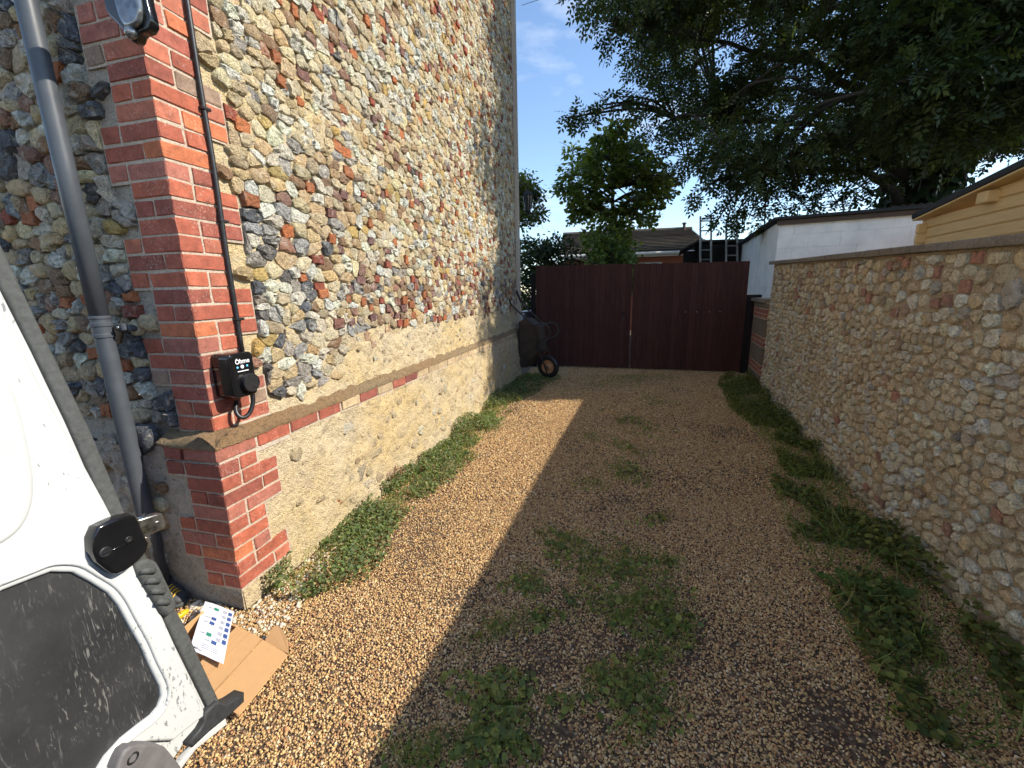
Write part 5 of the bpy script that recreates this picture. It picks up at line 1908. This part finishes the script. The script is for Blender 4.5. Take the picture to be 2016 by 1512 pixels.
# middle strip
X, Y, H, S_, BX, BY, BSs = [], [], [], [], [], [], []
for px_, py_, rx, ry, n, bl in ((1240, 748, .75, .38, 1100, 260), (1290, 790, .25, .3, 200, 80), (1250, 835, .2, .45, 500, 100), (1240, 885, .16, .25, 260, 60), (1232, 930, .16, .2, 320, 100), (1160, 955, .12, .1, 90, 60),
                               (1105, 1075, .13, .17, 420, 90), (1040, 1150, .10, .09, 260, 40), (1215, 1120, .24, .20, 700, 330), (1285, 1025, .14, .06, 110, 20), (1320, 1108, .07, .05, 80, 10),
                               (1260, 1200, .22, .13, 620, 260), (1330, 1235, .09, .09, 220, 50), (1065, 1215, .07, .07, 130, 30), (985, 1240, .12, .06, 70, 90), (970, 1380, .12, .14, 620, 70), (985, 1470, .13, .10, 520, 60),
                               (1235, 1350, .14, .09, 300, 160), (1270, 1415, .12, .08, 160, 80), (1110, 1390, .05, .04, 60, 10), (830, 1485, .10, .05, 50, 120), (1165, 860, .1, .14, 60, 40), (1295, 1290, .08, .05, 70, 60), (1180, 1330, .05, .04, 50, 10)):
    q = ground_at(px_, py_)
    x, y, r = patch_points(q[0], q[1], rx * 1.25, ry * 1.25, int(n * .66), .3)
    X.append(x); Y.append(y); H.append(rng.random(len(x)) * .035 * (1.15 - r) + .005); S_.append(rng.uniform(.010, .024, len(x)) * rng.choice([1, 1, 1, 1.6], len(x)))
    x, y, r = patch_points(q[0], q[1], rx * 1.35, ry * 1.35, bl * 2, .3)
    BX.append(x); BY.append(y); BSs.append(rng.uniform(.03, .085, len(x)))
leaves_object('strip_weeds', 'patchy weeds and grass running up the middle of the driveway', np.concatenate(X), np.concatenate(Y), np.concatenate(H), np.concatenate(S_), np.vstack([G_DARK * 1.55, [[.24, .25, .07], [.20, .22, .08]]]), .5,
              (np.concatenate(BX), np.concatenate(BY), np.concatenate(BSs)))
# dry stalks against the sunlit wall
def stalks(px_, py_, hgt, n, label):
    q = ground_at(px_, py_)
    root = empty('dry_stalks', q, label, 'plant')
    WLOC[root.name] = q
    for i in range(n):
        b = q + np.array([rng.normal(0, .03), rng.normal(0, .03), 0]); b[2] = 0
        lean = LN * rng.normal(.02, .03) + LU * rng.normal(0, .05)
        P = smooth_path([b, b + lean * .5 + Z * hgt * .5, b + lean * 1.3 + Z * hgt * rng.uniform(.8, 1.1)], 4)
        V, Fs = tube(P, [.0026] * (len(P) - 1) + [.001], 5)
        st = add('stem', V, Fs, M['stalk'], root, None, True)
        sv, sf = [], []
        mm = 26
        pos = P[-1] - (P[-1] - P[-4]) * rng.random((mm, 1)) + rng.normal(0, .012, (mm, 3))
        R = rot_from(rng.normal(0, 1, (mm, 3)), rng.uniform(0, 6, mm))
        V, Fq = scatter_mesh(LEAF6V, LEAF6F, pos, R, rng.uniform(.006, .013, mm))
        add('seed_head', V, Fq, M['stalk'], st)
M['stalk'] = plain_mat('dry_stalk', (.20, .10, .05), .9, 0, .3, 60)
stalks(782, 955, .20, 6, 'rust brown dry seed stalks nearest the middle of the sunlit plinth')
stalks(706, 1000, .22, 4, 'thin dry stalks left of the rust brown seed heads by the plinth')
# broad leafed dock by the garden wall
def dock(px_, py_, n, size, label):
    q = ground_at(px_, py_); q[2] = 0
    root = empty('dock_plant', q, label, 'plant')
    WLOC[root.name] = q
    for i in range(n):
        a = rng.uniform(0, 6.28); ln2 = size * rng.uniform(.7, 1.1)
        d = np.array([math.cos(a), math.sin(a), 0]); sd_ = np.array([-d[1], d[0], 0])
        V, Fs = [], []
        K = 6
        for j in range(K + 1):
            t = j / K
            c = q + d * (.02 + ln2 * t) + Z * (.02 + ln2 * (.55 * t - .35 * t * t))
            w = ln2 * .24 * math.sin(math.pi * min(1, t * .93 + .06)) ** .8 + .002
            V += [c - sd_ * w + Z * .006, c, c + sd_ * w + Z * .006]
        for j in range(K):
            for m_ in range(2):
                b0 = j * 3 + m_
                Fs.append((b0, b0 + 1, b0 + 4, b0 + 3))
        add('leaf', V, Fs, M['leaf'], root, np.append(np.array([.10, .17, .045]) * rng.uniform(.8, 1.2), 1), True)
dock(1765, 1185, 7, .13, 'broad leafed dock plant at the foot of the garden wall')
dock(1660, 1160, 6, .10, 'smaller dock plant at the gravel edge of the right weeds')

# ================================================================== TREES
def leaf_spray(nl=7):
    V, Fs = [], []
    def leaflet(o, d, sd_, l, w, sag):
        b = len(V)
        o = np.array(o)
        V.extend([o, o + d * l * .45 + sd_ * w - Z * sag * .4, o + d * l - Z * sag, o + d * l * .45 - sd_ * w - Z * sag * .4])
        Fs.extend([(b, b + 1, b + 2), (b, b + 2, b + 3)])
    L_ = .22
    for i in range(nl // 2):
        t = .25 + .62 * i / max(1, nl // 2 - 1)
        for sg in (-1, 1):
            d = np.array([.45, sg * .9, 0]); d /= np.linalg.norm(d)
            leaflet((L_ * t, 0, -.06 * t * t), d, np.array([d[1], -d[0], 0.2]), .095, .023, .02)
    leaflet((L_ * .95, 0, -.06), np.array([1, 0, -.2]), np.array([0, 1, 0]), .10, .024, .02)
    return np.array(V), np.array(Fs)
SPV, SPF = leaf_spray()
MLV = np.array([(0, 0, 0), (.35, .42, .05), (.75, .34, .0), (1.0, 0, -.12), (.75, -.34, .0), (.35, -.42, .05)]) * 1.0
MLF = np.array([(0, 1, 2), (0, 2, 3), (0, 3, 4), (0, 4, 5)])
def foliage(clumps, per, TV, TF, cols, size, droop, mode='spray', shell=.55):
    """clumps: (centre, radius). sprays pointing outwards and drooping"""
    PP, RR, SS, CC = [], [], [], []
    for (c, r) in clumps:
        n = max(26 if r < .4 else 6, int(per * (r / .9) ** 2))
        d = rng.normal(0, 1, (n, 3)); d /= np.linalg.norm(d, axis=1)[:, None]
        rad = r * (shell + (1 - shell) * rng.random((n, 1))) * rng.uniform(.55, 1.12, (n, 1))
        p = c + d * rad * np.array([1.05, 1.05, .72])
        out = d * np.array([1, 1, .35]) + rng.normal(0, .45, (n, 3)); out[:, 2] -= droop
        out /= np.linalg.norm(out, axis=1)[:, None]
        up = np.array([0, 0, 1.0]) + rng.normal(0, .5, (n, 3))
        y = np.cross(up, out); y /= np.linalg.norm(y, axis=1)[:, None]
        z = np.cross(out, y)
        RR.append(np.stack([out, y, z], 2)); PP.append(p); SS.append(rng.uniform(.75, 1.25, n) * size)
        tone = rng.uniform(.7, 1.25)
        CC.append(cols[rng.integers(0, len(cols), n)] * rng.uniform(.7, 1.3, (n, 1)) * tone)
    P = np.vstack(PP); R = np.vstack(RR); S = np.concatenate(SS); C = np.vstack(CC)
    V, Fq = scatter_mesh(TV, TF, P, R, S)
    return V, Fq, np.hstack([np.clip(np.repeat(C, len(TV), 0), 0, 1), np.ones((len(V), 1))])
def branches(limbs, clumps, r_end=.006):
    """twigs from the nearest point of a limb to each clump centre"""
    LP = np.vstack(limbs)
    parts = []
    for (c, r) in clumps:
        d = np.linalg.norm(LP - c, axis=1) + .35 * np.clip(LP[:, 2] - c[2], 0, 9)
        a = LP[int(np.argmin(d))]
        ln2 = np.linalg.norm(c - a)
        if ln2 < .05: continue
        mid_ = (a + c) / 2 + np.array([rng.normal(0, .08), rng.normal(0, .08), .10]) * ln2
        tip = (c - mid_) / (np.linalg.norm(c - mid_) + 1e-6)
        P = smooth_path([a, mid_, c, c + tip * r * .6 - Z * .1 * r], 3)
        parts.append(tube(P, np.linspace(.012 + .012 * ln2, r_end, len(P)), 5, False))
        for q in range(2):
            e = c + rng.normal(0, 1, 3) * r * .6
            parts.append(tube([c, (c + e) / 2 + Z * .04, e], [.010, .007, .004], 4, False))
    return parts

# ---- the big tree on the right
TB = np.array([9.75, 10.6, 0])
tree = empty('large_tree', TB, 'large dark backlit tree overhanging the right side of the driveway', 'tree')
WLOC[tree.name] = TB
def left_bound(py):
    return np.interp(py, [-400, -50, 0, 90, 140, 175, 200, 240, 270, 330, 400, 440], [1060, 1120, 1150, 1215, 1240, 1215, 1190, 1230, 1310, 1335, 1370, 1470])
def low_bound(px):
    return np.interp(px, [1100, 1300, 1360, 1420, 1480, 1560, 1700, 1790, 1900, 2016, 2300], [235, 320, 385, 410, 410, 395, 375, 365, 360, 325, 280])
clumps = []
for px_, py_, Y, r in ((1175, 20, 9.2, .42), (1215, 70, 9.0, .38), (1245, 20, 9.5, .6), (1262, 125, 9.0, .42), (1300, 70, 9.5, .6), (1230, 190, 9.0, .27), (1195, 205, 9.0, .2), (1150, 226, 9.0, .17), (1125, 230, 9.0, .11), (1270, 200, 9.2, .45),
                       (1320, 160, 9.5, .6), (1330, 250, 9.5, .6), (1290, 270, 9.3, .4), (1380, 210, 9.8, .8), (1350, 320, 9.3, .45), (1380, 380, 9.2, .28), (1420, 330, 9.5, .6), (1450, 395, 9.2, .36), (1415, 430, 9.2, .16),
                       (1440, 445, 9.2, .12), (1480, 415, 9.0, .34), (1505, 440, 9.0, .14), (1530, 390, 9.0, .5), (1580, 400, 9.2, .36), (1640, 385, 9.2, .5), (1700, 370, 9.2, .5), (1480, 340, 9.6, .7), (1150, -40, 9.2, .5)):
    clumps.append((at_depth(px_, py_, Y), r))
for k in range(46):
    x_ = rng.uniform(1480, 2100); y_ = rng.uniform(-120, low_bound(x_) - 45)
    if any((x_ - hx) ** 2 + (y_ - hy) ** 2 < 55 ** 2 for hx, hy in ((1985, 150), (1782, 170), (1880, 105))): continue
    clumps.append((at_depth(x_, y_, rng.uniform(7.6, 9.2)), rng.uniform(.35, .62)))
for k in range(150):                      # near side of the crown, clumps added to shade the far drive
    x_ = rng.uniform(5.2, 10.5)
    zlo = .735 * (x_ - 2.2); z_ = rng.uniform(max(zlo, 2.9), zlo + 6.0)
    y_ = 5.56 - .122 * (x_ - 1) + .9 + rng.uniform(0, 1.1) + .16 * max(0, z_ - .735 * (x_ - .5))
    r_ = rng.uniform(.5, .75)
    p = np.array([x_, y_, z_])
    X_, Y_, D_ = (q[0] for q in project(p[None]))
    if X_ < 2250 and Y_ + r_ * F_PX / D_ * .8 > low_bound(X_): continue
    clumps.append((p, r_))
tries = 0
while len(clumps) < 440 and tries < 9000:
    tries += 1
    d = rng.normal(0, 1, 3); d /= np.linalg.norm(d)
    p = np.array([9.6, 10.3, 7.4]) + d * rng.random() ** .42 * np.array([8.3, 5.7, 6.0])
    r = rng.uniform(.55, 1.05)
    if p[2] < 2.9: continue
    x, y, dep = project(p[None]); x, y, dep = x[0], y[0], dep[0]
    if dep > 1:
        rp_ = r * F_PX / dep
        if x < 2300 and (x - rp_ < left_bound(y) or y + rp_ * .8 > low_bound(x)): continue
    if p[1] < 4.9 + .17 * max(p[2] - 5, 0): continue
    # let the sky show through in a few places
    if any((x - hx) ** 2 + (y - hy) ** 2 < (hr + rp_ * .5) ** 2 for hx, hy, hr in ((1985, 150, 28), (1782, 170, 14), (1770, 395, 10), (1880, 105, 14), (1610, 15, 12))): continue
    clumps.append((p, r))
limbs = []
tp = [TB, TB + np.array([-.05, 0, 1.5]), TB + np.array([.1, .1, 3.2]), TB + np.array([.25, 0, 5.0]), TB + np.array([.2, -.1, 7.5]), TB + np.array([.3, 0, 10.0])]
trunk_path = smooth_path(tp, 5)
parts = [tube(trunk_path, np.interp(np.linspace(0, 1, len(trunk_path)), [0, .1, .5, 1], [.62, .5, .42, .12]), 14)]
limbs.append(trunk_path)
for h, tgt in ((3.0, at_depth(1500, 350, 9.6)), (3.6, at_depth(1330, 230, 9.6)), (4.4, at_depth(1290, 60, 9.6)), (4.0, at_depth(1560, 40, 9.0)), (5.0, np.array([4.2, 9.8, 9.0])), (4.2, np.array([8.0, 5.8, 6.0])), (5.2, np.array([9.5, 5.6, 8.4])),
               (4.0, np.array([13.5, 7.5, 6.5])), (5.5, np.array([14.5, 11, 8.0])), (5.0, np.array([10.5, 14.5, 8.0])), (7.0, np.array([7.0, 10, 11.5])), (7.2, np.array([12, 9, 12.0])), (4.6, np.array([6.0, 13.5, 7.0]))):
    a = TB + np.array([.15, 0, h])
    m_ = a * .5 + tgt * .5 + np.array([0, 0, .7])
    P = smooth_path([a, a * .75 + tgt * .25 + np.array([0, 0, .55]), m_, tgt], 6)
    P = P + rng.normal(0, .03, P.shape)
    limbs.append(P)
    parts.append(tube(P, np.linspace(.15, .015, len(P)), 8, False))
parts += branches(limbs, clumps)
V, Fs = join(parts)
add('trunk', V, Fs, M['bark'], tree, None, True)
T_COL = np.array([(.046, .072, .027), (.040, .064, .028), (.055, .082, .027), (.034, .056, .026)])
V, Fq, C = foliage(clumps, 225, SPV, SPF, T_COL, .95, .28, shell=.35)
tag(add('crown', V, Fq, M['tree_leaf'], tree, C), kind='stuff')
# ivy on the trunk
n = 2600
t_ = rng.random(n) ** .9
ang = rng.uniform(0, 6.28, n)
idx = np.clip((t_ * .62 * (len(trunk_path) - 1)).astype(int), 0, len(trunk_path) - 1)
rad = .60 + .22 * vnoise(ang * 2, t_ * 9) + rng.normal(0, .05, n)
pos = trunk_path[idx] + np.column_stack([np.cos(ang) * rad, np.sin(ang) * rad, rng.normal(0, .15, n)])
R = rot_from(np.column_stack([np.cos(ang), np.sin(ang), np.full(n, .4)]) + rng.normal(0, .4, (n, 3)), rng.uniform(0, 6, n))
V, Fq = scatter_mesh(LEAF6V, LEAF6F, pos, R, rng.uniform(.12, .24, n))
C = np.repeat(np.array([.03, .055, .022]) * rng.uniform(.6, 1.4, (n, 1)), 7, 0)
tag(add('ivy', V, Fq, M['tree_leaf'], tree, np.hstack([C, np.ones((len(C), 1))])), kind='stuff')

# ---- the lighter tree behind the gate
def garden_tree(name, label, poly, Y, nclump, rlo, rhi, cols, size, per, trunk_px, dep_r, cat='tree', TV=MLV, TF=MLF, droop=.25):
    poly = np.array(poly, float)
    x0, y0 = poly.min(0); x1, y1 = poly.max(0)
    def inside(x, y):
        c = False
        for i in range(len(poly)):
            (xa, ya), (xb, yb) = poly[i], poly[i - 1]
            if (ya > y) != (yb > y) and x < (xb - xa) * (y - ya) / (yb - ya) + xa: c = not c
        return c
    base = at_depth(trunk_px, 560, Y); base[2] = 0
    t = empty(name, base, label, cat)
    WLOC[t.name] = base
    cl = []
    tr = 0
    while len(cl) < nclump and tr < 4000:
        tr += 1
        x, y = rng.uniform(x0, x1), rng.uniform(y0, y1)
        if not inside(x, y): continue
        q = at_depth(x, y, Y + rng.uniform(-1, 1) * dep_r)
        cl.append((q, rng.uniform(rlo, rhi)))
    topz = at_depth(trunk_px, y0 + .25 * (y1 - y0), Y)
    tp_ = smooth_path([base, base * .5 + topz * .5 + np.array([.05, 0, 0]), topz], 8)
    parts_ = [tube(tp_, np.linspace(.13, .03, len(tp_)), 8)] + branches([tp_], cl)
    V, Fs = join(parts_)
    add('trunk', V, Fs, M['bark'], t, None, True)
    V, Fq, C = foliage(cl, per, TV, TF, cols, size, droop)
    tag(add('crown', V, Fq, M['tree_leaf'], t, C), kind='stuff')
    return t
GT = np.array([(.11, .165, .045), (.13, .18, .045), (.085, .14, .04), (.15, .19, .05)])
garden_tree('garden_tree', 'bushy lighter green tree behind the middle of the gate',
            [(1180, 300), (1190, 250), (1205, 262), (1222, 245), (1245, 275), (1262, 290), (1290, 320), (1325, 345), (1338, 372), (1310, 395), (1318, 415), (1285, 435), (1255, 455), (1235, 490), (1225, 520), (1160, 520), (1160, 470), (1125, 440), (1130, 415), (1098, 385), (1100, 360), (1118, 335), (1112, 300), (1140, 285), (1158, 305), (1170, 285)],
            13.2, 170, .10, .40, GT * 1.05, .12, 560, 1205, 1.5)
GH = np.array([(.035, .06, .022), (.045, .07, .025), (.03, .05, .02)])
garden_tree('garden_shrub', 'dark shrub showing above the left end of the gate', [(1030, 470), (1070, 485), (1100, 470), (1135, 495), (1150, 530), (1040, 640), (1020, 560)], 11.6, 70, .25, .45, GH, .08, 500, 1075, .9, 'shrub')
garden_tree('garden_tree', 'dark tree peeping out behind the far edge of the flint building', [(990, 340), (1036, 350), (1052, 385), (1056, 425), (1040, 440), (990, 440)], 14.0, 30, .3, .5, GT * .6, .09, 700, 1000, .8)
garden_tree('garden_shrub', 'pale leaved shrub directly behind the gate under the lighter tree', [(1165, 470), (1210, 455), (1240, 480), (1250, 520), (1250, 580), (1160, 580)], 11.4, 40, .2, .34, GT * 1.1, .09, 600, 1205, .5, 'shrub')
